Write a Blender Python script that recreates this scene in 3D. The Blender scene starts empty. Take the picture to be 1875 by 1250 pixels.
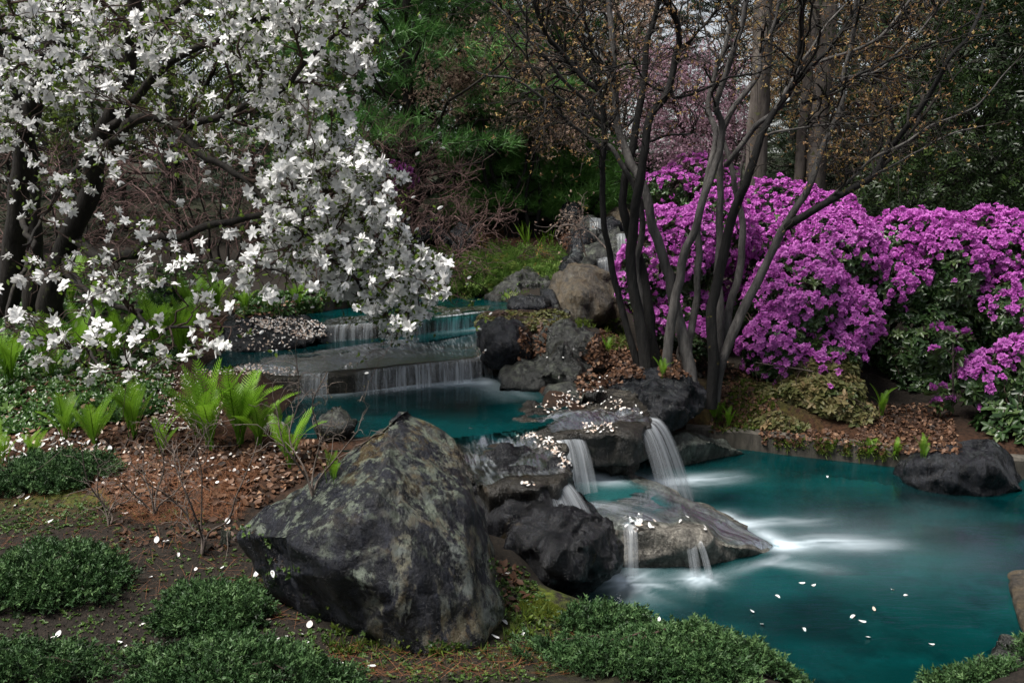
import bpy, bmesh, math, random
import numpy as np
from mathutils import Vector
from mathutils.bvhtree import BVHTree

SC = bpy.context.scene
COL = SC.collection
rng = np.random.default_rng(11)
random.seed(11)

# ------------------------------------------------------------------ camera, sky, sun, exposure
FPX, CAMZ = 1700.0, 1.9
PITCH = math.atan(295.0 / FPX)
cam_data = bpy.data.cameras.new('camera')
cam_data.sensor_width = 36.0
cam_data.lens = 36.0 * FPX / 1875.0
cam_data.clip_start = 0.05
cam_data.clip_end = 1200.0
cam = bpy.data.objects.new('camera', cam_data)
COL.objects.link(cam)
cam.location = (0, 0, CAMZ)
cam.rotation_euler = (math.pi / 2 - PITCH, 0, 0)
SC.camera = cam

SUN_EL, SUN_AZ = math.radians(63), math.radians(-118)   # azimuth clockwise from +Y: light from the left, a little behind the camera
world = bpy.data.worlds.new('World')
SC.world = world
world.use_nodes = True
wn = world.node_tree
bg = wn.nodes['Background']
sky = wn.nodes.new('ShaderNodeTexSky')
sky.sky_type = 'NISHITA'
sky.sun_disc = False
sky.sun_elevation = SUN_EL
sky.sun_rotation = SUN_AZ
hs = wn.nodes.new('ShaderNodeHueSaturation')
hs.inputs['Saturation'].default_value = 0.28          # thin overcast: the same sky, greyed all over
wn.links.new(sky.outputs[0], hs.inputs['Color'])
wn.links.new(hs.outputs[0], bg.inputs[0])
bg.inputs[1].default_value = 0.06

sun_data = bpy.data.lights.new('sun', 'SUN')
sun_data.energy = 3.0
sun_data.angle = math.radians(24)
sun_data.color = (1.0, 0.96, 0.9)
sun = bpy.data.objects.new('sun', sun_data)
COL.objects.link(sun)
sd = Vector((math.sin(SUN_AZ) * math.cos(SUN_EL), math.cos(SUN_AZ) * math.cos(SUN_EL), math.sin(SUN_EL)))
sun.rotation_euler = sd.to_track_quat('Z', 'Y').to_euler()
sun.location = (0, 0, 30)

SC.view_settings.view_transform = 'Standard'
SC.view_settings.look = 'None'
SC.view_settings.gamma = 1.0
SC.view_settings.exposure = 1.2
SC.view_settings.use_curve_mapping = False
SC.render.engine = 'CYCLES'
SC.cycles.max_bounces = 8
SC.cycles.diffuse_bounces = 3
SC.cycles.glossy_bounces = 3
SC.cycles.transmission_bounces = 4
SC.cycles.transparent_max_bounces = 24
SC.cycles.caustics_reflective = False
SC.cycles.caustics_refractive = False
SC.cycles.sample_clamp_indirect = 4.0

# ------------------------------------------------------------------ pixel -> place helpers (photo pixels are only used to measure where things stand)
CT, ST = math.cos(PITCH), math.sin(PITCH)
def raydir(u, v):
    u = np.asarray(u, float); v = np.asarray(v, float)
    r = (u - 937.5) / FPX; t = (625.0 - v) / FPX
    return np.stack([r, CT + t * ST, -ST + t * CT], -1)
def Q(u, v, Y):
    d = raydir(u, v)
    s = np.asarray(Y, float) / d[..., 1]
    return d * s[..., None] + np.array([0, 0, CAMZ])
def PZ(u, v, z):
    d = raydir(u, v)
    s = (np.asarray(z, float) - CAMZ) / d[..., 2]
    return d * s[..., None] + np.array([0, 0, CAMZ])
def px(p):
    p = np.asarray(p, float) - np.array([0, 0, CAMZ])
    f = p[..., 1] * CT - p[..., 2] * ST
    up = p[..., 1] * ST + p[..., 2] * CT
    return 937.5 + FPX * p[..., 0] / f, 625 - FPX * up / f

# ------------------------------------------------------------------ numpy noise
def _hash(ix, iy, iz, seed):
    h = (ix.astype(np.uint32) * np.uint32(374761393) + iy.astype(np.uint32) * np.uint32(668265263)
         + iz.astype(np.uint32) * np.uint32(2147483647) + np.uint32((seed * 974711 + 1013) & 0xffffffff))
    h = (h ^ (h >> np.uint32(13))) * np.uint32(1274126177)
    h = (h ^ (h >> np.uint32(16))) * np.uint32(2246822519)
    return ((h ^ (h >> np.uint32(15))) & np.uint32(0xffffff)).astype(np.float64) / 0xffffff
def vnoise(p, seed=0):
    p = np.asarray(p, float)
    i = np.floor(p).astype(np.int64); f = p - i
    w = f * f * f * (f * (f * 6 - 15) + 10)
    r = 0
    for dx in (0, 1):
        for dy in (0, 1):
            for dz in (0, 1):
                wt = (w[..., 0] if dx else 1 - w[..., 0]) * (w[..., 1] if dy else 1 - w[..., 1]) * (w[..., 2] if dz else 1 - w[..., 2])
                r = r + wt * _hash(i[..., 0] + dx, i[..., 1] + dy, i[..., 2] + dz, seed)
    return r * 2 - 1
def fbm(p, octv=4, seed=0, gain=0.5, lac=2.03):
    a, s, r = 1.0, 0.0, 0
    p = np.asarray(p, float)
    for k in range(octv):
        r = r + a * vnoise(p, seed + k * 17); s += a
        a *= gain; p = p * lac + 3.7
    return r / s
def sstep(a, b, x):
    t = np.clip((x - a) / (b - a), 0, 1)
    return t * t * (3 - 2 * t)
def unit(v):
    return v / np.maximum(np.linalg.norm(v, axis=-1, keepdims=True), 1e-9)

# ------------------------------------------------------------------ mesh and object helpers
def mesh_np(name, V, F, mats, smooth=False, mi=None, attrs=None, uv=None):
    """F: list of (n,3)/(n,4) index arrays"""
    F = [np.asarray(f, np.int64) for f in (F if isinstance(F, list) else [F]) if len(f)]
    V = np.asarray(V, np.float32)
    me = bpy.data.meshes.new(name)
    me.vertices.add(len(V)); me.vertices.foreach_set('co', V.ravel())
    tot = np.concatenate([np.full(len(f), f.shape[1]) for f in F])
    loops = np.concatenate([f.ravel() for f in F])
    me.loops.add(len(loops)); me.loops.foreach_set('vertex_index', loops.astype(np.int32))
    me.polygons.add(len(tot))
    st = np.concatenate([[0], np.cumsum(tot)[:-1]])
    me.polygons.foreach_set('loop_start', st.astype(np.int32))
    try: me.polygons.foreach_set('loop_total', tot.astype(np.int32))
    except Exception: pass
    for m in (mats if isinstance(mats, (list, tuple)) else [mats]): me.materials.append(m)
    if mi is not None: me.polygons.foreach_set('material_index', np.asarray(mi, np.int32))
    me.polygons.foreach_set('use_smooth', np.full(len(tot), bool(smooth)))
    me.update(calc_edges=True)
    for k, a in (attrs or {}).items():
        at = me.attributes.new(k, 'FLOAT', 'POINT'); at.data.foreach_set('value', np.asarray(a, np.float32))
    if uv is not None:
        ul = me.uv_layers.new(name='UVMap'); ul.data.foreach_set('uv', np.asarray(uv, np.float32)[loops].ravel())
    return me
def obj(name, me, parent=None, label=None, cat=None, group=None, kind=None, loc=None):
    o = bpy.data.objects.new(name, me); COL.objects.link(o)
    if parent is not None: o.parent = parent
    if loc is not None: o.location = loc
    for k, v in (('label', label), ('category', cat), ('group', group), ('kind', kind)):
        if v: o[k] = v
    return o
def thing(name, label, cat, loc=(0, 0, 0), group=None):
    return obj(name, None, None, label, cat, group, None, loc)
class MB:
    """collects verts, faces and the per-vertex 'var' value"""
    def __init__(s): s.V, s.F, s.A, s.n = [], [], [], 0
    def add(s, V, F, var=0.5):
        V = np.asarray(V, float).reshape(-1, 3); F = np.asarray(F)
        s.V.append(V); s.F.append(F + s.n)
        s.A.append(np.broadcast_to(np.asarray(var, float), (len(V),))); s.n += len(V)
    def mesh(s, name, mats, smooth=False, off=(0, 0, 0)):
        return mesh_np(name, np.concatenate(s.V) - np.asarray(off), s.F, mats, smooth, attrs={'var': np.concatenate(s.A)})

def frames(d, roll=None):
    """rotation matrices whose z axis is d"""
    z = unit(np.asarray(d, float)); n = len(z)
    ref = np.where(np.abs(z[:, 2:3]) > 0.9, np.array([[1.0, 0, 0]]), np.array([[0, 0, 1.0]]))
    x = unit(np.cross(ref, z)); y = np.cross(z, x)
    if roll is None: roll = rng.uniform(0, 2 * math.pi, n)
    c, s = np.cos(roll)[:, None], np.sin(roll)[:, None]
    return np.stack([x * c + y * s, y * c - x * s, z], -1)
def scatter(tv, tf, pos, R, sc):
    pos = np.asarray(pos, float); N, k = len(pos), len(tv)
    sc = np.broadcast_to(np.asarray(sc, float), (N,))
    V = np.einsum('nij,kj->nki', R, tv) * sc[:, None, None] + pos[:, None, :]
    F = (np.asarray(tf)[None] + (np.arange(N) * k)[:, None, None]).reshape(-1, np.asarray(tf).shape[1])
    return V.reshape(-1, 3), F
def tubes(P, R, sides=4):
    """P (N,n,3), R (N,n) -> verts, quads"""
    P = np.asarray(P, float); R = np.asarray(R, float); N, n, _ = P.shape
    T = unit(np.gradient(P, axis=1))
    D = unit(P[:, -1] - P[:, 0] + 1e-6)
    ref = np.where(np.abs(D[:, 2:3]) > 0.8, np.array([[1.0, 0.13, 0]]), np.array([[0.1, 0, 1.0]]))[:, None, :]
    X = unit(np.cross(np.broadcast_to(ref, T.shape), T)); Y = np.cross(T, X)
    a = np.arange(sides) * 2 * math.pi / sides
    V = P[:, :, None, :] + R[:, :, None, None] * (X[:, :, None, :] * np.cos(a)[None, None, :, None] + Y[:, :, None, :] * np.sin(a)[None, None, :, None])
    i = np.arange(n - 1)[:, None]; j = np.arange(sides)[None, :]; j2 = (j + 1) % sides
    q = np.stack([i * sides + j, i * sides + j2, (i + 1) * sides + j2, (i + 1) * sides + j], -1).reshape(-1, 4)
    F = (q[None] + (np.arange(N) * n * sides)[:, None, None]).reshape(-1, 4)
    return V.reshape(-1, 3), F
def catmull(p, n):
    p = np.asarray(p, float)
    q = np.vstack([2 * p[0] - p[1], p, 2 * p[-1] - p[-2]])
    t = np.linspace(0, len(p) - 1 - 1e-6, n); i = t.astype(int); f = (t - i)[:, None]
    a, b, c, d = q[i], q[i + 1], q[i + 2], q[i + 3]
    return 0.5 * (2 * b + (c - a) * f + (2 * a - 5 * b + 4 * c - d) * f ** 2 + (3 * b - a - 3 * c + d) * f ** 3)
def inpoly(x, y, poly):
    poly = np.asarray(poly, float); r = np.zeros(np.shape(x), bool); j = len(poly) - 1
    for i in range(len(poly)):
        xi, yi = poly[i]; xj, yj = poly[j]
        r ^= ((yi > y) != (yj > y)) & (x < (xj - xi) * (y - yi) / (yj - yi + 1e-12) + xi); j = i
    return r
def sdpoly(x, y, poly):
    poly = np.asarray(poly, float); d = np.full(np.shape(x), 1e9)
    for i in range(len(poly)):
        a = poly[i]; b = poly[(i + 1) % len(poly)]; e = b - a
        t = np.clip(((x - a[0]) * e[0] + (y - a[1]) * e[1]) / (e @ e + 1e-12), 0, 1)
        d = np.minimum(d, np.hypot(x - a[0] - t * e[0], y - a[1] - t * e[1]))
    return np.where(inpoly(x, y, poly), -d, d)
def polypts(n, poly, g=rng):
    poly = np.asarray(poly, float); lo, hi = poly.min(0), poly.max(0); out = np.zeros((0, 2))
    while len(out) < n:
        c = g.uniform(lo, hi, (n * 2 + 20, 2)); out = np.vstack([out, c[inpoly(c[:, 0], c[:, 1], poly)]])
    return out[:n]

# ------------------------------------------------------------------ materials
class Mat:
    def __init__(s, name):
        s.m = bpy.data.materials.new(name); s.m.use_nodes = True
        s.t = s.m.node_tree; s.t.nodes.clear()
        s.out = s.t.nodes.new('ShaderNodeOutputMaterial')
    def n(s, typ, props=None, **ins):
        nd = s.t.nodes.new('ShaderNode' + typ)
        for k, v in (props or {}).items(): setattr(nd, k, v)
        for k, v in ins.items():
            k = k.replace('_', ' ')
            sock = nd.inputs[int(k[1:])] if k[0] == 'i' and k[1:].isdigit() else nd.inputs[k]
            if isinstance(v, bpy.types.NodeSocket): s.t.links.new(v, sock)
            elif isinstance(v, bpy.types.Node): s.t.links.new(v.outputs[0], sock)
            else: sock.default_value = (tuple(v) + (1.0,)) if isinstance(v, (tuple, list)) and len(v) == 3 and sock.type == 'RGBA' else v
        return nd
    def noise(s, vec, scale, detail=4, rough=0.55, dist=0.0):
        return s.n('TexNoise', None, Vector=vec, Scale=scale, Detail=detail, Roughness=rough, Distortion=dist).outputs[0]
    def ramp(s, fac, stops, interp='LINEAR'):
        nd = s.t.nodes.new('ShaderNodeValToRGB'); cr = nd.color_ramp; cr.interpolation = interp
        while len(cr.elements) < len(stops): cr.elements.new(0.5)
        for e, (p, c) in zip(cr.elements, stops):
            e.position = p; e.color = (c, c, c, 1) if isinstance(c, (int, float)) else tuple(c) + (1,)
        s.t.links.new(fac, nd.inputs[0]); return nd.outputs[0]
    def mix(s, fac, a, b, mode='MIX'):
        nd = s.t.nodes.new('ShaderNodeMix'); nd.data_type = 'RGBA'; nd.blend_type = mode
        for sock, v in ((nd.inputs[0], fac), (nd.inputs[6], a), (nd.inputs[7], b)):
            if isinstance(v, bpy.types.NodeSocket): s.t.links.new(v, sock)
            else: sock.default_value = (tuple(v) + (1,)) if isinstance(v, (tuple, list)) else v
        return nd.outputs[2]
    def math(s, op, a, b=0.0, c=0.0):
        nd = s.t.nodes.new('ShaderNodeMath'); nd.operation = op
        for sock, v in zip(nd.inputs, (a, b, c)):
            if isinstance(v, bpy.types.NodeSocket): s.t.links.new(v, sock)
            else: sock.default_value = v
        return nd.outputs[0]
    def attr(s, name): return s.n('Attribute', {'attribute_name': name}).outputs['Fac']
    def pos(s): return s.n('NewGeometry').outputs['Position']
    def objc(s): return s.n('TexCoord').outputs['Object']
    def scaled(s, vec, sc, rot=(0, 0, 0)):
        return s.n('Mapping', None, Vector=vec, Scale=sc, Rotation=rot).outputs[0]
    def bump(s, h, strength=0.5, dist=0.02, normal=None):
        nd = s.n('Bump', None, Height=h, Strength=strength, Distance=dist)
        if normal is not None: s.t.links.new(normal, nd.inputs['Normal'])
        return nd.outputs[0]
    def finish(s, shader, disp=None):
        s.t.links.new(shader.outputs[0] if isinstance(shader, bpy.types.Node) else shader, s.out.inputs['Surface'])
        return s.m

def leaf_mat(name, stops, rough=0.45, transl=0.3, spec=0.35, random_obj=False):
    m = Mat(name); v = m.attr('var')
    if random_obj:
        r = m.n('ObjectInfo').outputs['Random']; v = m.math('ADD', m.math('MULTIPLY', v, 0.75), m.math('MULTIPLY', r, 0.25))
    c = m.ramp(v, stops)
    b = m.n('BsdfPrincipled', None, Base_Color=c, Roughness=rough)
    b.inputs['Specular IOR Level'].default_value = spec
    t = m.n('BsdfTranslucent', None, Color=c)
    return m.finish(m.n('MixShader', None, i0=transl, i1=b.outputs[0], i2=t.outputs[0]))

def bark_mat(name, dark, light, lichen=None, scale=14.0, lich_amt=0.62, rough=0.8):
    m = Mat(name); p = m.pos()
    s1 = m.noise(m.scaled(p, (1, 1, 0.22)), scale, 5, 0.65)
    c = m.mix(m.ramp(s1, [(0.3, 0.0), (0.7, 1.0)]), dark, light)
    big = m.noise(p, 2.1, 3, 0.5)
    c = m.mix(m.ramp(big, [(0.35, 0.0), (0.65, 0.7)]), c, m.mix(1.0, c, (0.5, 0.5, 0.55), 'MULTIPLY'))
    if lichen:
        l = m.noise(p, 17.0, 3, 0.6)
        c = m.mix(m.ramp(l, [(lich_amt, 0.0), (lich_amt + 0.04, 1.0)]), c, lichen)
    b = m.n('BsdfPrincipled', None, Base_Color=c, Roughness=rough, Normal=m.bump(m.noise(m.scaled(p, (1, 1, 0.3)), scale * 2.2, 6, 0.7), 0.6, 0.01, m.bump(s1, 1.0, 0.025)))
    b.inputs['Specular IOR Level'].default_value = 0.25
    return m.finish(b)

def rock_mat(name, dark, mid, pale, pale_amt=0.5, tan=None, tan_amt=0.6, rough=(0.3, 0.65), strata=(0.6, 0.0, 0.5), yellow=0.0, top_lichen=0.0, spec=0.5, scale=1.0, fleck=0.0, patch=False, facet=0.8):
    """slate-like rock: dark and mid tones, pale lichen patches, rusty stains, fine fractured relief"""
    m = Mat(name); p = m.pos()
    st = m.scaled(p, (3.2, 3.2, 0.9), strata)
    n1 = m.noise(p, 2.6 * scale, 9, 0.66, 0.15)
    n2 = m.noise(st, 4.0 * scale, 10, 0.7, 0.12)
    n3 = m.noise(p, 24.0 * scale, 6, 0.7)
    c = m.mix(m.ramp(n2, [(0.36, 0.0), (0.62, 1.0)]), dark, mid)
    c = m.mix(m.ramp(n3, [(0.4, 0.0), (0.7, 0.8)]), c, m.mix(1.0, c, (2.0, 2.0, 2.0), 'MULTIPLY'))
    n4 = m.noise(p, 95.0, 5, 0.75); fo = m.noise(m.scaled(p, (46, 46, 5), strata), 1.0, 5, 0.7)
    c = m.mix(m.ramp(fo, [(0.42, 0.0), (0.6, 0.75)]), c, m.mix(1.0, c, (2.1, 2.1, 2.15), 'MULTIPLY'))
    c = m.mix(m.ramp(n4, [(0.4, 0.55), (0.55, 0.0)]), c, m.mix(1.0, c, (0.3, 0.3, 0.3), 'MULTIPLY'))
    if tan:
        t = m.noise(m.scaled(p, (1.6, 1.6, 0.7), (0.2, 0.3, 0)), 3.1 * scale, 7, 0.7, 0.5)
        tf = m.math('MULTIPLY', m.ramp(t, [(tan_amt, 0.0), (tan_amt + 0.12, 1.0)]), m.ramp(n3, [(0.3, 0.15), (0.62, 1.0)]))
        c = m.mix(tf, c, tan)
    pf = m.math('MULTIPLY', m.ramp(n1, [(1 - pale_amt, 0.0), (1 - pale_amt + 0.03, 1.0)]), m.ramp(m.noise(st, 13.0, 10, 0.8), [(0.47, 0.0), (0.52, 1.0)]))
    if patch:                                            # lichen and rust that grow only on one side of the stone
        pa = m.attr('patch'); pn = m.noise(m.scaled(p, (3.4, 3.4, 1.3), (0.0, 0.45, 0.0)), 2.6, 8, 0.72, 0.3)
        pq = m.math('MULTIPLY', m.math('MULTIPLY', m.ramp(pn, [(0.47, 0.0), (0.51, 1.0)]), m.ramp(n3, [(0.42, 0.05), (0.52, 1.0)])), pa)
        c = m.mix(pq, c, m.mix(m.ramp(m.noise(p, 9.0, 5, 0.65), [(0.42, 0.0), (0.6, 1.0)]), (0.11, 0.125, 0.115), m.mix(m.ramp(n2, [(0.4, 0.0), (0.6, 1.0)]), (0.20, 0.19, 0.13), (0.085, 0.055, 0.028))))
        pf = m.math('MULTIPLY', pf, m.math('SUBTRACT', 1.0, m.math('MULTIPLY', pa, 0.8)))
    c = m.mix(pf, c, pale)
    if top_lichen > 0:
        nz = m.n('SeparateXYZ', None, Vector=m.n('NewGeometry').outputs['Normal']).outputs[2]
        tl = m.math('MULTIPLY', m.ramp(nz, [(0.45, 0.0), (0.75, 1.0)]), m.ramp(m.noise(st, 5.5, 10, 0.78, 0.15), [(0.515, 0.0), (0.56, top_lichen)]))
        c = m.mix(tl, c, m.mix(m.ramp(n3, [(0.3, 0.0), (0.7, 1.0)]), m.mix(1.0, pale, (0.55, 0.55, 0.5), 'MULTIPLY'), pale))
    if yellow > 0:
        yl = m.noise(p, 7.5, 6, 0.7); zz = m.attr('crest')
        c = m.mix(m.math('MULTIPLY', m.ramp(yl, [(0.53, 0.0), (0.6, 1.0)]), m.math('MULTIPLY', zz, yellow)), c, (0.30, 0.19, 0.02))
    if fleck > 0:
        fl = m.noise(p, 70.0, 3, 0.6)
        c = m.mix(m.ramp(fl, [(0.58, 0.0), (0.66, fleck)]), c, (0.32, 0.31, 0.27))
    crack = m.n('TexVoronoi', {'feature': 'DISTANCE_TO_EDGE'}, Vector=m.n('Mapping', None, Vector=m.mix(0.14, p, m.n('TexNoise', None, Vector=p, Scale=4.0, Detail=5).outputs[1]), Scale=(3.0, 3.0, 5.0), Rotation=strata).outputs[0], Scale=1.9).outputs[0]
    ck = m.ramp(crack, [(0.0, 0.0), (0.03, 1.0)])
    h = m.math('ADD', m.math('MULTIPLY', n2, 0.8), m.math('ADD', m.math('MULTIPLY', n3, 0.36), m.math('MULTIPLY', ck, 0.035)))
    h2 = m.noise(p, 85.0, 4, 0.7)
    wv = m.n('VectorMath', {'operation': 'ADD'}, i0=p, i1=m.n('VectorMath', {'operation': 'SCALE'}, i0=m.n('TexNoise', None, Vector=p, Scale=6.0, Detail=3).outputs[1], Scale=0.05).outputs[0]).outputs[0]
    def facets(sc, seed_rot):                            # broken planes: every cell tilts its own way
        vo = m.n('TexVoronoi', {'feature': 'F1'}, Vector=m.scaled(wv, (1.0, 1.0, 0.7), (seed_rot, 0.4, 0.2)), Scale=sc)
        df = m.n('VectorMath', {'operation': 'SUBTRACT'}, i0=m.scaled(wv, (1.0, 1.0, 0.7), (seed_rot, 0.4, 0.2)), i1=vo.outputs['Position']).outputs[0]
        cc = m.n('VectorMath', {'operation': 'SUBTRACT'}, i0=vo.outputs['Color'], i1=(0.5, 0.5, 0.5)).outputs[0]
        return m.n('VectorMath', {'operation': 'DOT_PRODUCT'}, i0=cc, i1=df).outputs['Value']
    fc = m.math('ADD', m.math('MULTIPLY', facets(6.0 * scale, 0.3), 1.0), m.math('MULTIPLY', facets(19.0 * scale, 1.1), 0.9))
    nm = m.bump(fc, facet, 1.0); nm = m.bump(h, 0.8, 0.05, nm); nm = m.bump(m.math('ADD', m.math('MULTIPLY', fo, 0.8), m.math('MULTIPLY', n4, 0.5)), 0.9, 0.012, nm); nm = m.bump(h2, 0.5, 0.006, nm)
    ro = m.ramp(m.noise(p, 5.0, 5, 0.6), [(0.35, rough[0]), (0.65, rough[1])])
    b = m.n('BsdfPrincipled', None, Base_Color=c, Roughness=ro, Normal=nm)
    b.inputs['Specular IOR Level'].default_value = spec
    return m.finish(b)

# ------------------------------------------------------------------ terrain
Z_LOW, Z_BASIN, Z_MID, Z_UP, Z_TOP = 0.0, 0.205, 0.52, 0.66, 0.775
def wpoly(pxs, z): return PZ(np.array([a for a, b in pxs]), np.array([b for a, b in pxs]), z)[:, :2]
POOL_TOP = wpoly([(430, 588), (600, 588), (700, 590), (900, 572), (985, 566), (905, 543), (780, 541), (640, 556), (430, 570)], Z_TOP)
POOL_UP = wpoly([(330, 690), (400, 640), (590, 620), (700, 606), (790, 597), (890, 588), (905, 640), (890, 668), (700, 680), (545, 688)], Z_UP)
POOL_MID = wpoly([(490, 770), (545, 708), (640, 700), (890, 680), (935, 690), (1010, 722), (1000, 760), (960, 775), (830, 790), (640, 815), (540, 815)], Z_MID)
POOL_BASIN = wpoly([(1030, 850), (1080, 838), (1150, 866), (1240, 925), (1180, 950), (1080, 945), (1040, 920)], Z_BASIN)
POOL_LOW = wpoly([(1120, 930), (1150, 880), (1200, 812), (1300, 818), (1360, 822), (1500, 839), (1640, 853), (1760, 872), (2050, 880), (2500, 930), (2500, 1150), (2000, 1190), (1885, 1205), (1800, 1232), (1740, 1262), (1620, 1330), (1450, 1275), (1330, 1205), (1200, 1150), (1060, 1118), (1030, 1060), (1050, 980)], Z_LOW)
YS = [-40, 0, 2, 3, 4, 5, 6, 7, 8, 9.5, 11, 15, 30, 60, 300]
ZLEFT = [.3, .26, .27, .3, .38, .5, .66, .8, .88, .95, 1.16, 1.55, 2.3, 3.6, 9]
ZRIGHT = [.3, .2, .2, .2, .2, .18, .16, .24, .44, .86, 1.15, 1.55, 2.3, 3.6, 9]
CTRL = [(1190, 690, .52), (1300, 745, .29), (1130, 640, .66), (1030, 684, .57), (1045, 651, .62), (990, 613, .70), (1110, 600, .78), (1260, 660, .55), (1000, 585, .8), (1350, 690, .4), (1200, 780, .22),
        (1250, 775, .22), (1110, 705, .44), (760, 1180, .28), (980, 1130, .19), (1040, 1125, .12),  (870, 1000, .3), (300, 690, .78), (420, 650, .74), (330, 760, .62)]
CTRL_W = np.array([list(PZ(u, v, z)) for u, v, z in CTRL])
def base_h(x, y):
    b = sstep(-0.3, 1.5, x)
    return np.interp(y, YS, ZLEFT) * (1 - b) + np.interp(y, YS, ZRIGHT) * b
CTRL_R = CTRL_W[:, 2] - base_h(CTRL_W[:, 0], CTRL_W[:, 1])
def H(x, y, fine=True):
    x = np.asarray(x, float); y = np.asarray(y, float)
    h = base_h(x, y)
    num = 0; den = 0.35
    for (cx, cy, _), r in zip(CTRL_W, CTRL_R):
        g = np.exp(-((x - cx) ** 2 + (y - cy) ** 2) / (2 * 0.33 ** 2)); num = num + g * r; den = den + g
    h = h + num / den
    p = np.stack([x, y, np.zeros_like(x)], -1)
    h = h + 0.035 * fbm(p * 1.7, 3, 5)
    if fine: h = h + 0.012 * fbm(p * 9, 3, 8)
    for poly, z, w, dep in ((POOL_TOP, Z_TOP, .25, .3), (POOL_UP, Z_UP, .3, .3), (POOL_MID, Z_MID, .22, .42), (POOL_BASIN, Z_BASIN, .12, .12), (POOL_LOW, Z_LOW, .3, .6)):
        d = sdpoly(x, y, poly)
        rim = z + 0.035
        if z == Z_LOW: rim = rim - .14 * sstep(5.6, 5.9, y)
        if z == Z_MID: rim = rim - .14 * sstep(-.55, -.3, x) * sstep(5.65, 5.35, y)
        t = sstep(0, w, d)
        ho = rim * (1 - t) + h * t
        hi = rim - (dep + 0.035) * sstep(0.0, 0.28, -d)
        h = np.where(d > 0, np.where(d < w, ho, h), hi)
    return h

def axis(segs):
    out = []
    for a, b, s in segs: out.append(np.arange(a, b, s))
    return np.concatenate(out)
gx = axis([(-220, -60, 20), (-60, -12, 3), (-12, -4, .2), (-4, 4, .042), (4, 12, .2), (12, 60, 3), (60, 221, 20)])
gy = axis([(-40, 1.6, 1.0), (1.6, 9.2, .042), (9.2, 14, .1), (14, 30, .6), (30, 80, 4), (80, 401, 30)])
GX, GY = np.meshgrid(gx, gy)
GZ = H(GX, GY)
nx, ny = len(gx), len(gy)
GV = np.stack([GX, GY, GZ], -1).reshape(-1, 3)
ii = (np.arange(ny - 1)[:, None] * nx + np.arange(nx - 1)[None, :]).ravel()
GF = np.stack([ii, ii + 1, ii + nx + 1, ii + nx], -1)
def blob(u, v, z, sx, sy):
    c = PZ(u, v, z); return np.exp(-(((GV[:, 0] - c[0]) / sx) ** 2 + ((GV[:, 1] - c[1]) / sy) ** 2))
mulch = np.clip(blob(330, 860, .42, .75, .45) + blob(520, 850, .42, .35, .3) + blob(100, 830, .5, .8, .3) + blob(940, 432, 1.2, 1.2, 1.3) + blob(1130, 650, .7, .6, .6) + blob(1230, 690, .6, .7, .5)
                + blob(1430, 740, .4, 1.0, .5) + blob(1650, 800, .25, 1.4, .5) + blob(200, 700, .7, 1.2, .8) + blob(480, 560, .95, .9, .5), 0, 1)
moss = np.clip(.8 * blob(1005, 1112, .15, .12, .07) + .35 * blob(950, 1130, .2, .2, .14) + .6 * blob(140, 930, .36, .3, .14) + .4 * blob(1380, 700, .45, .35, .4) + .15 * blob(1050, 1190, .2, .5, .3), 0, 1)
far = sstep(10.5, 13, GV[:, 1])

m = Mat('ground_soil'); p = m.pos()
nb = m.noise(p, 3.0, 7, 0.65); nf = m.noise(p, 38.0, 6, 0.7); nv = m.noise(p, 130.0, 3, 0.6)
soil = m.mix(m.ramp(nf, [(0.3, 0.0), (0.75, 1.0)]), (0.008, 0.007, 0.006), (0.034, 0.027, 0.021))
soil = m.mix(m.ramp(nv, [(0.6, 0.0), (0.72, 0.6)]), soil, (0.10, 0.075, 0.05))
mul = m.mix(m.ramp(nf, [(0.35, 0.0), (0.65, 1.0)]), (0.02, 0.010, 0.006), (0.085, 0.038, 0.02))
mf = m.math('MULTIPLY', m.attr('mulch'), m.ramp(nb, [(0.25, 0.55), (0.5, 1.0)]))
c = m.mix(mf, soil, mul)
mo = m.math('MULTIPLY', m.attr('moss'), m.ramp(m.noise(p, 14.0, 5, 0.7), [(0.4, 0.0), (0.52, 1.0)]))
c = m.mix(mo, c, m.mix(m.ramp(nf, [(0.35, 0.0), (0.65, 1.0)]), (0.03, 0.05, 0.008), (0.15, 0.19, 0.02)))
c = m.mix(m.math('MULTIPLY', m.attr('far'), 0.7), c, (0.022, 0.026, 0.012))
zz = m.n('SeparateXYZ', None, Vector=p).outputs[2]
c = m.mix(m.ramp(zz, [(0.0, 1.0), (0.001, 0.0)]), c, m.mix(m.ramp(m.noise(p, 1.5, 5, 0.6), [(0.42, 0.0), (0.56, 1.0)]), (0.006, 0.012, 0.012), (0.13, 0.22, 0.21)))
hh = m.math('ADD', m.math('MULTIPLY', nf, 0.7), m.math('MULTIPLY', nv, 0.3))
b = m.n('BsdfPrincipled', None, Base_Color=c, Roughness=0.9, Normal=m.bump(hh, 1.0, 0.02))
b.inputs['Specular IOR Level'].default_value = 0.2
M_GROUND = m.finish(b)
ground = obj('ground', mesh_np('ground', GV, GF, M_GROUND, True, attrs={'mulch': mulch, 'moss': moss, 'far': far}), kind='structure')
SURF_V, SURF_F = [GV], [np.concatenate([GF[:, [0, 1, 2]], GF[:, [0, 2, 3]]])]     # surfaces that petals and leaves can lie on
def add_surface(V, F):
    F = np.asarray(F)
    if F.shape[1] == 4: F = np.concatenate([F[:, [0, 1, 2]], F[:, [0, 2, 3]]])
    SURF_F.append(F + sum(len(v) for v in SURF_V)); SURF_V.append(np.asarray(V, float))

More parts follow.
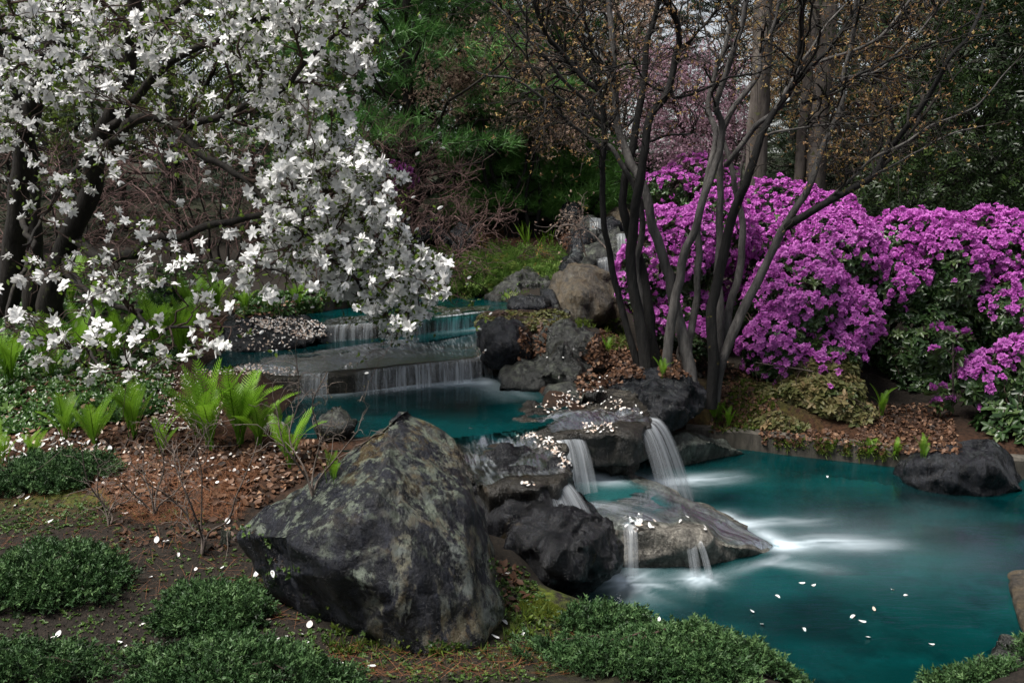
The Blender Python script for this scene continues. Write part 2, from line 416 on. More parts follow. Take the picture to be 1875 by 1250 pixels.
# ------------------------------------------------------------------ rocks
_ico = {}
def icosphere(sub):
    if sub not in _ico:
        bm = bmesh.new(); bmesh.ops.create_icosphere(bm, subdivisions=sub, radius=1.0)
        bm.verts.ensure_lookup_table()
        _ico[sub] = (np.array([v.co[:] for v in bm.verts]), np.array([[v.index for v in f.verts] for f in bm.faces])); bm.free()
    return _ico[sub]
def hull_planes(pts):
    bm = bmesh.new()
    for p in pts: bm.verts.new(p)
    r = bmesh.ops.convex_hull(bm, input=bm.verts[:])
    bmesh.ops.recalc_face_normals(bm, faces=bm.faces[:])
    c = np.mean(np.array([v.co[:] for v in bm.verts if v.link_faces]), 0)
    out = []
    for f in bm.faces:
        n = np.array(f.normal[:]); h = n @ (np.array(f.verts[0].co[:]) - c)
        if h < 0: n, h = -n, -h
        if h > 1e-4 and not any(n @ n2 > 0.9995 and abs(h - h2) < 0.01 for n2, h2 in out): out.append((n, h))
    bm.free()
    return c, np.array([n for n, h in out]), np.array([h for n, h in out])
def chip(c, N, h, pts, k, seed, lo=.84, hi=.985):
    """extra fracture planes that cut the corners of a hull, so that it breaks into facets"""
    g = np.random.default_rng(seed + 900); q = np.asarray(pts) - c; n2 = unit(g.normal(size=(k, 3))); n2[:, 2] = np.abs(n2[:, 2]) * .7; n2 = unit(n2)
    return np.vstack([N, n2]), np.concatenate([h, (q @ n2.T).max(0) * g.uniform(lo, hi, k)])
def S(u, v, Y): return Q(u, v, Y)
def T(u, v, z): return PZ(u, v, z)
def silhouette(pts, back, shrink=0.75, drop=0.0):
    p = np.array(pts); c = p.mean(0)
    q = c + (p - c) * shrink + np.array([0, back, 0]); q[:, 2] -= drop
    return np.vstack([p, q])
def rock_mesh(name, pts, mat, sub=5, amp=0.03, freq=5.0, seed=0, sharp=90, ledge=0.0, ledge_dir=(0.3, 0.2, 1), ledge_freq=14, crack=0.5, crest=None, chips=9, chip_lo=.91, steps=16):
    c, N, h = hull_planes(np.asarray(pts, float))
    if chips: N, h = chip(c, N, h, pts, chips, seed, chip_lo)
    D, F = icosphere(sub)
    q = np.maximum(D @ N.T / h, 0)
    w = q ** sharp
    r = 1.0 / (w.sum(1) ** (1.0 / sharp))
    nrm = unit((w / w.sum(1, keepdims=True)) @ N)
    P0 = c + D * r[:, None]
    size = np.ptp(np.asarray(pts), axis=0).mean()
    f = freq / max(size, 0.05) * 0.6
    wp = P0 + 0.15 / f * np.stack([fbm(P0 * f * 0.7, 2, seed + 31), fbm(P0 * f * 0.7, 2, seed + 37), fbm(P0 * f * 0.7, 2, seed + 41)], -1)
    g = np.random.default_rng(seed + 500); J = unit(g.normal(size=(3, 3))); J[1] = unit(np.cross(J[0], J[1])); J[2] = np.cross(J[0], J[1])
    d = 0.55 * fbm(wp * f * 0.6, 3, seed) + 0.30 * fbm(wp * f * 4.5, 4, seed + 5) + .18 * fbm(wp * f * 13, 3, seed + 6)
    ext = np.ptp(np.asarray(pts), axis=0)
    for k in range(steps):                        # fracture planes: one side stands proud of the other
        n_ = unit(J[k % 3] + .28 * g.normal(size=3)); o_ = (g.uniform(-.42, .42, 3) * ext) @ n_; a_ = g.uniform(.35, 1.25) * g.choice([-1, 1])
        s_ = (P0 - c) @ n_ - o_ + .05 * size * fbm(P0 * f * 1.1, 3, seed + 60 + k)
        d += a_ * (sstep(-.006, .006 + .05 * size * g.random() ** 2, s_) - .5) * sstep(-.12, .12, fbm(P0 * f * .5, 2, seed + 90 + k))
    rid = np.abs(fbm(wp * f * 0.7 * np.array([1, 1, 1.8]), 2, seed + 9)); d -= crack * .35 * np.exp(-(rid / 0.012) ** 2)
    if ledge:
        ld = unit(np.array(ledge_dir, float)); s = wp @ ld * ledge_freq / max(size, .05) + 1.3 * fbm(wp * f * 0.5, 2, seed + 21)
        fr = s - np.floor(s); d += ledge * (sstep(0.0, 0.85, fr) - sstep(0.85, 1.0, fr))
    P1 = P0 + nrm * (d * amp)[:, None]
    att = {'crest': sstep(P1[:, 2].min() + 0.62 * np.ptp(P1[:, 2]), P1[:, 2].max(), P1[:, 2]), 'patch': sstep(-.04, .10, (P1[:, 0] - c[0]) / size + .12 * fbm(P1 * 4, 3, 4)) * sstep(.42, .25, (P1[:, 2] - c[2]) / size)}
    return P1, F, att
ROCKS = {}
def rock(label, pts, mat, name='boulder', cat='boulder', group='boulders of the rock garden', surface=True, **k):
    P1, F, att = rock_mesh(name, pts, mat, **k)
    base = np.array([P1[:, 0].mean(), P1[:, 1].mean(), P1[:, 2].min()])
    o = obj(name, mesh_np(name, P1 - base, F, mat, True, attrs=att), None, label, cat, group, None, base)
    if surface: add_surface(P1, F)
    ROCKS[label] = (P1, F)
    return o

R_BIG = rock_mat('rock_slate_lichen', (0.0025, 0.0027, 0.0042), (0.012, 0.0132, 0.0185), (0.19, 0.22, 0.175), 0.335, None, 0.63, (0.15, 0.4), (0.15, 0.5, 0.4), 0.25, 0.85, patch=True, spec=0.35, facet=0.7)
R_WET = rock_mat('rock_wet_black', (0.0025, 0.0025, 0.003), (0.010, 0.0105, 0.0125), (0.13, 0.13, 0.06), 0.36, (0.10, 0.07, 0.02), 0.62, (0.05, 0.22), (0.2, 0.6, 0.3), spec=0.4, facet=1.0)
R_GREY = rock_mat('rock_grey_green', (0.005, 0.0053, 0.005), (0.022, 0.0235, 0.021), (0.14, 0.155, 0.12), 0.40, (0.10, 0.075, 0.035), 0.62, (0.2, 0.5), (0.4, 0.5, 0.2), top_lichen=0.5)
R_TAN = rock_mat('rock_tan', (0.013, 0.013, 0.013), (0.05, 0.04, 0.027), (0.12, 0.11, 0.085), 0.4, (0.09, 0.066, 0.036), 0.42, (0.4, 0.7), (0.3, 0.3, 0.1))
R_WEDGE = rock_mat('rock_granite_wet', (0.035, 0.032, 0.027), (0.16, 0.148, 0.125), (0.27, 0.25, 0.215), 0.45, (0.12, 0.085, 0.045), 0.64, (0.22, 0.5), (0.9, 0.2, 0.5), fleck=0.6, scale=1.5)
R_SLAB = rock_mat('rock_slab_brown', (0.010, 0.009, 0.007), (0.038, 0.033, 0.024), (0.10, 0.09, 0.07), 0.40, (0.1, 0.075, 0.04), 0.62, (0.18, 0.42), (0.1, 0.1, 0.2))
R_PALE = rock_mat('rock_pale_green', (0.02, 0.023, 0.02), (0.075, 0.085, 0.07), (0.16, 0.18, 0.14), 0.45, None, 0.6, (0.25, 0.5), (0.4, 0.5, 0.2), fleck=0.3)
R_SLABW = rock_mat('rock_slab_wet', (0.005, 0.0045, 0.004), (0.024, 0.021, 0.016), (0.11, 0.10, 0.08), 0.42, (0.09, 0.06, 0.028), 0.6, (0.1, 0.35), (0.1, 0.1, 0.2), spec=0.5)
R_DARK = rock_mat('rock_dark_slate', (0.003, 0.0033, 0.004), (0.0125, 0.0135, 0.0165), (0.08, 0.095, 0.095), 0.38, None, 0.6, (0.10, 0.32), (0.5, 0.2, 0.5), top_lichen=0.25, spec=0.32, facet=1.0)

# the big foreground boulder
BIG = [S(708, 748, 3.54), S(738, 732, 3.60), S(772, 750, 3.66), S(756, 748, 3.95), S(838, 796, 3.66), S(560, 868, 3.47), S(439, 980, 3.38), S(452, 1006, 3.40), S(588, 1135, 3.32), S(650, 1174, 3.12), S(790, 1192, 3.05), S(872, 1182, 3.10), S(917, 1120, 3.30), S(898, 1000, 3.42), S(852, 830, 3.62),
       S(592, 1030, 3.03), S(690, 900, 3.12), S(530, 985, 3.13), S(700, 1080, 3.00), S(862, 1020, 3.14), S(800, 800, 4.1), S(880, 1000, 3.95), S(560, 920, 3.8), S(500, 1000, 3.75), S(620, 1130, 3.6), S(880, 1120, 3.8)]
big_boulder = rock('huge dark slate boulder with pale green lichen in the foreground', BIG, R_BIG, sub=7, amp=0.014, freq=4.6, seed=3, sharp=150, crack=.5, chips=5, chip_lo=.95, steps=30)
rock('glossy wet black boulder beside the lowest cascade, right of the huge boulder',
     silhouette([S(1032, 924, 4.12), S(985, 935, 4.08), S(1080, 928, 4.15), S(1115, 952, 4.12), S(1148, 1008, 4.08), S(1130, 1050, 4.0), S(1082, 1090, 3.95), S(1046, 1118, 3.9), S(980, 1096, 3.88), S(940, 1050, 3.9), S(918, 1000, 3.98), S(935, 965, 4.02),
                 S(1010, 1000, 3.78), S(1060, 1060, 3.78), S(1000, 1080, 3.75), S(1090, 1000, 3.86)], 0.45, 0.8), R_WET, sub=6, amp=0.03, freq=6, seed=8, sharp=90, ledge=0.12, ledge_dir=(0.8, 0.3, 0.4))
rock('dark ledge rock under the flat wet slab, wedged behind the huge boulder',
     silhouette([S(880, 895, 4.3), S(925, 882, 4.35), S(968, 886, 4.35), S(988, 915, 4.3), S(985, 960, 4.2), S(960, 1000, 4.1), S(905, 1010, 4.1), S(880, 980, 4.15), S(930, 930, 4.08), S(975, 930, 4.12)], 0.5, 0.9), R_WET, sub=5, amp=0.03, freq=6, seed=12, sharp=90, ledge=0.12)
def slab(label, top, zt, zb, mat, flare=1.06, group='flat stone slabs of the cascade', **k):
    k.setdefault('chips', 0); t = np.array([PZ(u, v, zt if z is None else z) for u, v, *zz in top for z in [zz[0] if zz else None]])
    c = t.mean(0); b = c + (t - c) * flare; b[:, 2] = zb
    return rock(label, np.vstack([t, b]), mat, name='stone_slab', cat='slab', group=group, **k)
slab('wet brown flat slab sheeted with water behind the huge boulder', [(780, 772), (905, 762), (985, 768), (1030, 810), (1046, 862), (1022, 884), (985, 893), (890, 893), (850, 870), (810, 820)], 0.505, 0.3, R_SLABW, 0.9, chips=6, chip_lo=.9, sub=6, amp=0.02, freq=7, seed=20, sharp=70, ledge=0.12)
rock('low mossy stone between the outlet slab and the ridge boulder', [T(985, 730, .5), T(1005, 708, .565), T(1065, 698, .59), T(1108, 708, .575), T(1100, 728, .53), T(1030, 738, .5), T(985, 730, .3), T(1108, 708, .3), T(1030, 740, .3)], R_GREY, sub=5, amp=0.02, freq=6, seed=28, chips=5)
rock('dark rock lip sprinkled with petals between the two lower spills',
     silhouette([S(1000, 838, 4.55), S(1032, 850, 4.5), S(1045, 880, 4.45), S(1052, 925, 4.35), S(1030, 940, 4.3), S(1000, 895, 4.3), S(990, 860, 4.4), S(1020, 900, 4.22)], 0.4), R_WET, sub=5, amp=0.025, freq=6, seed=25, sharp=90)
slab('petal strewn wet slab at the outlet of the middle pool', [(940, 778), (962, 732), (990, 710), (1080, 702), (1170, 715), (1192, 755), (1190, 786), (1160, 792), (1100, 788), (1040, 798), (1000, 800)], 0.50, 0.3, R_SLABW, 0.9, chips=6, chip_lo=.9, sub=6, amp=0.02, freq=7, seed=30, sharp=70, ledge=0.12)
rock('blocky brown rock between the twin spills below the outlet slab',
     silhouette([S(1062, 790, 5.4), S(1085, 778, 5.4), S(1130, 780, 5.42), S(1170, 800, 5.4), S(1180, 850, 5.3), S(1165, 880, 5.2), S(1110, 870, 5.15), S(1068, 855, 5.2), S(1090, 830, 5.15), S(1150, 830, 5.2)], 0.5), R_SLABW, sub=5, amp=0.03, freq=7, seed=33, sharp=90, ledge=0.12, ledge_dir=(1, 0.1, 0.2))
WEDGE = [T(1150, 866, .15), T(1200, 898, .175), T(1300, 948, .13), T(1400, 985, .06), T(1436, 1004, -.02), T(1428, 1018, -.03), T(1340, 1040, -.04), T(1230, 1052, -.04), T(1150, 1052, -.04), T(1105, 1030, .0), T(1110, 962, .195), T(1180, 966, .205), T(1270, 985, .165), T(1345, 995, .11), T(1060, 940, .17),
         T(1090, 860, .12), T(1150, 862, -.2), T(1436, 1004, -.2), T(1340, 1040, -.25), T(1150, 1050, -.25), T(1060, 940, -.1)]
rock('narrow wet rock rib along the far side of the granite wedge', [T(1142, 858, .2), T(1160, 863, .235), T(1250, 914, .20), T(1335, 952, .115), T(1385, 976, .04), T(1150, 890, .20), T(1220, 930, .185), T(1300, 962, .13), T(1150, 862, -.15), T(1385, 974, -.15), T(1250, 935, -.15), T(1150, 890, -.1)], R_WEDGE, sub=5, amp=0.012, freq=7, seed=42, chips=0)
rock('pale granite wedge that the lowest cascade slides over', WEDGE, R_WEDGE, sub=6, amp=0.022, freq=6, seed=40, sharp=90, ledge=0.12, ledge_dir=(-0.3, 0.5, 0.8), crack=0.9)
rock('low greenish rock sloping into the lower pool beside the right spill',
     [T(1195, 860, -.05), T(1212, 800, .2), T(1260, 790, .22), T(1310, 806, .16), T(1375, 830, .0), T(1300, 850, -.05), T(1240, 868, -.06), T(1230, 820, .16), T(1195, 860, -.3), T(1375, 830, -.3), T(1240, 868, -.3), S(1250, 800, 6.5)], R_PALE, sub=5, amp=0.025, freq=6, seed=44)
rock('dark angular boulder at the foot of the multi-stemmed tree',
     silhouette([S(1112, 700, 6.30), S(1150, 682, 6.35), S(1210, 678, 6.35), S(1262, 690, 6.30), S(1290, 712, 6.25), S(1292, 745, 6.15), S(1270, 775, 6.05), S(1215, 802, 5.95), S(1190, 780, 5.95), S(1130, 745, 6.05), S(1180, 715, 6.00), S(1240, 735, 5.95)], 0.55), R_DARK, sub=6, amp=0.03, freq=6, seed=50, ledge=0.12, ledge_dir=(-0.4, 0.3, 0.8))
rock('grey ridge boulder dipping into the middle pool on its right bank',
     silhouette([S(912, 700, 6.15), S(950, 668, 6.2), S(1000, 640, 6.25), S(1035, 622, 6.3), S(1060, 640, 6.25), S(1082, 680, 6.2), S(1105, 712, 6.1), S(1060, 722, 6.0), S(980, 720, 6.0), S(930, 712, 6.05), S(1010, 680, 5.95), S(1060, 690, 5.98)], 0.5), R_GREY, sub=5, amp=0.03, freq=6, seed=55, ledge=0.12, ledge_dir=(0.6, 0.2, 0.6))
rock('rounded grey boulder standing behind the ridge boulder of the middle pool',
     silhouette([S(968, 640, 6.6), S(990, 605, 6.7), S(1040, 590, 6.75), S(1075, 600, 6.7), S(1092, 640, 6.6), S(1100, 680, 6.5), S(1040, 690, 6.4), S(985, 670, 6.45)], 0.6), R_GREY, sub=5, amp=0.035, freq=6, seed=58)
rock('black shiny boulder overhanging the end of the long weir',
     silhouette([S(878, 635, 6.5), S(885, 608, 6.55), S(915, 590, 6.6), S(945, 600, 6.6), S(962, 630, 6.5), S(955, 660, 6.42), S(920, 674, 6.38), S(888, 660, 6.4), S(920, 630, 6.3)], 0.45), R_DARK, sub=5, amp=0.03, freq=5, seed=61)
rock('dark smooth boulder at the right end of the topmost pool',
     silhouette([S(893, 545, 8.80), S(905, 525, 8.85), S(945, 500, 8.90), S(985, 496, 8.95), S(1008, 520, 8.90), S(1010, 548, 8.80), S(960, 562, 8.70), S(910, 562, 8.70)], 0.7), R_GREY, sub=5, amp=0.035, freq=5, seed=64, ledge=0.12)
rock('large tan cracked boulder left of the tree stems',
     silhouette([S(1012, 525, 8.0), S(1040, 498, 8.05), S(1080, 487, 8.1), S(1120, 500, 8.1), S(1140, 545, 8.0), S(1138, 592, 7.9), S(1060, 590, 7.8), S(1020, 575, 7.85), S(1070, 540, 7.75)], 0.8), R_TAN, sub=5, amp=0.05, freq=5, seed=67, crack=0.9, ledge=0.12)
rock('low rounded stone in front of the tan boulder', silhouette([S(1004, 578, 7.5), S(1020, 566, 7.5), S(1042, 570, 7.5), S(1045, 590, 7.4), S(1010, 592, 7.4)], 0.3), R_GREY, sub=4, amp=0.02, freq=5, seed=69)
for lb, u0, u1, v0, v1, Y, sd_, mt in (
        ('flat dark step stone beside the topmost pool', 930, 1000, 545, 572, 7.6, 70, R_DARK), ('upright dark slab stone between the topmost pool boulders', 990, 1020, 538, 580, 7.7, 71, R_DARK)):
    rock(lb, silhouette([S(u0, v1, Y), S(u0 + 6, v0, Y + .1), S(u1 - 4, v0 + 2, Y + .1), S(u1, v1, Y), S(u1 + 4, (v0 + v1) / 2, Y), S(u0 - 3, (v0 + v1) / 2 + 4, Y)], 0.35, 0.95), mt, sub=4, amp=0.015, freq=6, seed=sd_, sharp=40)
# far cascade pile
PILE = [('grey rock at the foot of the far upper cascade', 1050, 1100, 468, 500, 8.6, R_GREY), ('low stone on the left flank of the far upper cascade', 1046, 1068, 456, 482, 9.0, R_DARK), ('mid step rock of the far upper cascade', 1075, 1125, 455, 495, 9.0, R_GREY),
        ('wet right step rock of the far upper cascade', 1112, 1160, 438, 480, 9.4, R_GREY), ('dark shoulder rock left of the far upper cascade', 1030, 1085, 425, 462, 9.8, R_DARK), ('broad capstone of the far upper cascade', 1060, 1110, 405, 445, 10.2, R_GREY),
        ('sloping grey rock at the top right of the far cascade', 1098, 1155, 412, 450, 10.3, R_DARK), ('upright standing stone above the far cascade', 1036, 1062, 378, 425, 10.8, R_DARK), ('brown block behind the tree stems above the far cascade', 1112, 1150, 385, 425, 10.9, R_TAN)]
for k, (lb, u0, u1, v0, v1, Y, mt) in enumerate(PILE):
    w, hh_ = u1 - u0, v1 - v0
    rock(lb, silhouette([S(u0, v1 + 36, Y), S(u0 + .1 * w, v0 + .35 * hh_, Y), S(u0 + .35 * w, v0, Y + .15), S(u0 + .75 * w, v0 + 2, Y + .15), S(u1, v0 + .4 * hh_, Y), S(u1 + 3, v1 + 36, Y), S((u0 + u1) / 2, v1 + 20, Y - .3), S(u0 + .6 * w, v0 + .5 * hh_, Y - .25)], 0.6, 0.9), mt, sub=4, amp=0.05, freq=5, seed=80 + k)
rock('dark weathered rock half hidden behind the bare thicket', silhouette([S(815, 445, 10), S(825, 425, 10.1), S(850, 415, 10.1), S(872, 430, 10), S(878, 452, 10), S(840, 460, 9.8)], 0.5), R_DARK, sub=4, amp=0.05, freq=5, seed=91)
rock('dark rock mound under the bare thicket', silhouette([S(742, 425, 10.3), S(760, 400, 10.4), S(795, 395, 10.4), S(818, 415, 10.3), S(820, 440, 10.2), S(760, 445, 10.2)], 0.5), R_DARK, sub=4, amp=0.05, freq=5, seed=92)
# left bank rocks
rock('petal covered slate bank sloping into the upper pool under the magnolia',
     [S(410, 600, 6.95), S(420, 585, 7.1), S(500, 582, 7.3), S(580, 590, 7.25), S(608, 612, 7.05), S(560, 632, 6.85), S(470, 640, 6.75), S(415, 640, 6.75), S(430, 590, 7.6), S(580, 590, 7.6), S(500, 655, 6.7), S(420, 655, 6.7)], R_DARK, sub=5, amp=0.025, freq=6, seed=94, ledge=0.12)
rock('small dark rock at the left end of the concrete kerb above the petal bank', silhouette([S(412, 590, 7.3), S(418, 572, 7.35), S(436, 568, 7.35), S(446, 582, 7.3), S(440, 600, 7.2)], 0.3), R_DARK, sub=4, amp=0.02, freq=5, seed=95)
rock('dark petal littered ledge left of the long weir',
     [S(300, 700, 6.2), S(360, 672, 6.4), S(460, 668, 6.4), S(540, 672, 6.3), S(552, 690, 6.2), S(550, 730, 6.1), S(440, 735, 6.0), S(320, 730, 6.0), S(330, 690, 6.7), S(540, 685, 6.6)], R_DARK, sub=5, amp=0.02, freq=7, seed=96, sharp=40)
rock('flat dark stone strewn with petals behind the tall ferns', [S(250, 770, 5.3), S(300, 728, 5.6), S(400, 725, 5.6), S(420, 760, 5.4), S(400, 800, 5.15), S(290, 800, 5.1), S(300, 740, 6.0), S(400, 740, 6.0)], R_DARK, sub=5, amp=0.02, freq=7, seed=97, sharp=40)
rock('grey pebble-like stone at the near shore of the middle pool', silhouette([S(572, 790, 4.75), S(582, 762, 4.8), S(605, 756, 4.82), S(628, 768, 4.8), S(636, 795, 4.7), S(600, 808, 4.65)], 0.25), R_GREY, sub=4, amp=0.02, freq=5, seed=98)
rock('dark jagged stone among the ferns under the magnolia', silhouette([S(240, 590, 6.9), S(262, 535, 7.0), S(300, 530, 7.0), S(325, 552, 6.9), S(320, 605, 6.8), S(260, 610, 6.8)], 0.4), R_DARK, sub=4, amp=0.03, freq=5, seed=99)
# right pool rocks
rock('dark domed boulder standing in the lower pool by the kerb',
     [T(1650, 890, -.1), S(1660, 850, 5.6), S(1680, 825, 5.68), S(1740, 812, 5.75), S(1810, 812, 5.8), S(1850, 840, 5.7), S(1880, 900, 5.5), T(1830, 910, -.03), T(1720, 906, -.03), T(1670, 900, -.06), S(1750, 850, 5.45), S(1820, 860, 5.42), S(1700, 830, 6.3), S(1850, 850, 6.3), T(1700, 930, -.35), T(1860, 920, -.3), T(1640, 900, -.4)], R_DARK, sub=6, amp=0.03, freq=6, seed=103)
rock('blunt grey rock in the bottom right corner beside the pool', [T(1772, 1212, -.02), S(1800, 1185, 3.44), S(1840, 1166, 3.48), S(1890, 1178, 3.45), S(1920, 1215, 3.32), S(1880, 1250, 3.18), S(1815, 1240, 3.22), S(1788, 1226, 3.32), T(1850, 1200, -.3), T(1900, 1280, -.3), S(1900, 1190, 3.7)], R_GREY, sub=5, amp=0.022, freq=6, seed=105)
rock('pale flat stone edge at the right border of the lower pool', [T(1848, 1050, .05), T(1878, 1045, .06), T(1960, 1050, .08), T(1960, 1190, .08), T(1885, 1185, .05), T(1858, 1110, .05), T(1848, 1050, -.3), T(1960, 1050, -.3), T(1885, 1185, -.3), T(1960, 1190, -.3)], R_TAN, name='stone_slab', cat='slab', group='flat stone slabs of the cascade', sub=5, amp=0.012, freq=7, seed=107, sharp=50)
rock('submerged pale stone in the lower pool in front of the domed boulder', [T(1655, 895, -.12), T(1700, 925, -.12), T(1740, 915, -.1), T(1720, 890, -.08), T(1655, 895, -.4), T(1740, 925, -.4)], R_GREY, sub=4, amp=0.02, freq=5, seed=109)
for k, (u, v, s) in enumerate([(905, 1042, .022), (912, 1058, .028), (903, 1075, .024), (918, 1082, .02), (908, 1095, .02), (915, 1030, .018)]):
    c0 = PZ(u, v, .27 + .01 * k); r0 = np.random.default_rng(k + 5)
    rock('brown river pebble heaped between the huge boulder and the wet black boulder', c0 + unit(r0.normal(size=(14, 3))) * s * np.array([1.2, 1, .8]), R_TAN, name='pebble', cat='pebble', group='pebbles wedged between the two near boulders', sub=3, amp=0.003, freq=4, seed=120 + k, sharp=12)

# ------------------------------------------------------------------ weirs and kerbs
slab('long low weir slab of wet brown stone that the middle fall spills over', [(548, 690), (600, 685), (650, 684), (885, 658), (893, 640), (880, 606), (740, 628), (400, 668), (470, 690)], 0.645, 0.3, R_SLAB, 1.0, sub=6, amp=0.008, freq=9, seed=130, sharp=80, ledge=0.12)
slab('upper weir slab of dark stone below the topmost pool', [(582, 600), (640, 597), (690, 595), (800, 583), (890, 574), (930, 562), (900, 556), (760, 562), (640, 572), (575, 588)], 0.764, 0.45, R_SLAB, 1.0, sub=6, amp=0.01, freq=9, seed=133, sharp=80, ledge=0.12)
m = Mat('concrete_stained'); p = m.pos()
n1 = m.noise(m.scaled(p, (1, 1, .25)), 16, 6, .7); n2 = m.noise(p, 4, 5, .6); n3 = m.noise(p, 90, 3, .6)
c = m.mix(m.ramp(n1, [(.35, 0.), (.65, 1.)]), (0.025, 0.022, 0.018), (0.12, 0.105, 0.085)); c = m.mix(m.ramp(n2, [(.4, 0.), (.65, .8)]), c, (0.03, 0.028, 0.02))
M_CONC = m.finish(m.n('BsdfPrincipled', None, Base_Color=c, Roughness=.85, Normal=m.bump(m.math('ADD', n1, m.math('MULTIPLY', n3, .3)), .6, .01)))
def kerb(label, line, z0, z1, thick, seed):
    """a low concrete wall following a line: many rows so that its edges wear unevenly"""
    c = catmull(np.array(line), 60); t = unit(np.gradient(c, axis=0)); nn = np.stack([-t[:, 1], t[:, 0], 0 * t[:, 0]], -1)
    prof = [(0, z0), (0.0, z1 - .014), (.014, z1), (thick * .5, z1 + .003), (thick - .014, z1), (thick, z1 - .014), (thick, z0)]
    V = np.array([[c[i] * [1, 1, 0] + nn[i] * a + [0, 0, z] for a, z in prof] for i in range(len(c))]).reshape(-1, 3)
    V += 0.006 * np.stack([fbm(V * 14, 3, seed), fbm(V * 14, 3, seed + 1), fbm(V * 14, 3, seed + 2)], -1)
    k = len(prof); i = np.arange(len(c) - 1)[:, None]; j = np.arange(k - 1)[None]
    F = np.stack([i * k + j, i * k + j + 1, (i + 1) * k + j + 1, (i + 1) * k + j], -1).reshape(-1, 4)
    F = np.vstack([F, [[0, 1, 2, 3]], [[0, 3, 4, 6]], [[len(V) - k + 3, len(V) - k + 2, len(V) - k + 1, len(V) - k]], [[len(V) - k + 6, len(V) - k + 4, len(V) - k + 3, len(V) - k]]])
    base = V.mean(0); base[2] = z0
    add_surface(V, F)
    return obj('kerb_wall', mesh_np('kerb_wall', V - base, F, M_CONC, False), None, label, 'kerb', 'concrete kerbs of the pools', None, base)
kerb('stained concrete kerb along the back of the lower pool below the rhododendrons', [T(1255, 815, 0), T(1360, 823, 0), T(1440, 833, 0), T(1520, 842, 0), T(1640, 855, 0), T(1800, 872, 0), T(2100, 890, 0)], -.35, .135, .12, 3)
kerb('brown concrete kerb behind the upper weir under the magnolia', [T(430, 590, .76), T(480, 584, .76), T(560, 577, .76), T(640, 566, .76), T(760, 552, .76)], .5, .87, .12, 7)

# ------------------------------------------------------------------ water
def water_mat(name, deep, shallow, clear=0.5):
    m = Mat(name); p = m.pos()
    n1 = m.noise(m.scaled(p, (0.9, 1.8, 1)), 1.1, 4, .55, .3); r1 = m.noise(m.scaled(p, (3.0, 9.0, 3.0)), 3.2, 4, .55); r2 = m.noise(m.scaled(p, (1.2, 3.0, 1)), 2.0, 3, .5)
    fo = m.attr('foam'); mk = m.attr('milk')
    c = m.mix(m.ramp(n1, [(.40, 0.), (.62, 1.)]), deep, shallow)
    c = m.mix(mk, c, (0.012, 0.105, 0.11))
    h = m.math('ADD', m.math('MULTIPLY', r1, .4), m.math('MULTIPLY', r2, 1.0))
    nm = m.bump(h, .16, .03)
    body = m.n('MixShader', None, i0=1 - clear, i1=m.n('BsdfTransparent', None, Color=(0.10, 0.58, 0.58)).outputs[0], i2=m.n('BsdfDiffuse', None, Color=c, Normal=nm).outputs[0])
    gl = m.n('BsdfGlossy', None, Color=(.72, .74, .76), Roughness=.06, Normal=nm)
    fr = m.n('Fresnel', None, IOR=1.33, Normal=nm)
    w = m.n('MixShader', None, i0=fr.outputs[0], i1=body.outputs[0], i2=gl.outputs[0])
    foam = m.n('BsdfDiffuse', None, Color=(.60, .68, .74), Roughness=1.0)
    ws = m.n('MixShader', None, i0=fo, i1=w.outputs[0], i2=foam.outputs[0])
    return m.finish(m.n('MixShader', None, i0=m.attr('cover'), i1=m.n('BsdfTransparent').outputs[0], i2=ws.outputs[0]))
M_POOL = water_mat('pool_water_teal', (0.0002, 0.010, 0.0125), (0.0005, 0.056, 0.060))
M_POOLB = water_mat('basin_water_pale', (0.03, 0.09, 0.09), (0.09, 0.17, 0.165), 0.4)
M_POOLU = water_mat('upper_water_dark', (0.001, 0.014, 0.016), (0.002, 0.04, 0.043), 0.3)

def film_mat(name, tint, white, sx, sy, lo=.48, hi=.78):
    """thin running water over stone: see-through, glossy, faint white streaks along the flow"""
    m = Mat(name); u = m.n('UVMap').outputs[0]; p = m.pos()
    s = m.noise(m.scaled(u, (sx, sy, 1)), 1.0, 4, .6, .4); r = m.noise(m.scaled(p, (7, 3, 5)), 3.0, 4, .6); r2 = m.noise(p, 2.2, 3, .5)
    nm = m.bump(m.math('ADD', r, m.math('MULTIPLY', s, .8)), .55, .02)
    ed = m.attr('edge')
    tr = m.n('BsdfTransparent', None, Color=tint)
    gl = m.n('BsdfGlossy', None, Color=(.9, .93, 1), Roughness=.16, Normal=nm)
    a = m.n('MixShader', None, i0=m.math('MULTIPLY', m.n('Fresnel', None, IOR=1.4, Normal=nm).outputs[0], ed), i1=tr.outputs[0], i2=gl.outputs[0])
    wh = m.n('BsdfDiffuse', None, Color=(.62, .68, .72))
    f = m.math('MULTIPLY', m.math('MULTIPLY', m.ramp(s, [(lo, 0.), (hi, 1.)]), m.ramp(r2, [(.35, .1), (.65, 1.)])), m.math('MULTIPLY', m.math('MULTIPLY', m.attr('white'), white), ed))
    return m.finish(m.n('MixShader', None, i0=f, i1=a.outputs[0], i2=wh.outputs[0]))
M_SILK = film_mat('silky_water', (.78, .84, .85), .6, 16, 1.6, .36, .95)
M_FILM = film_mat('running_water_film', (.74, .76, .74), .55, 40, 5)

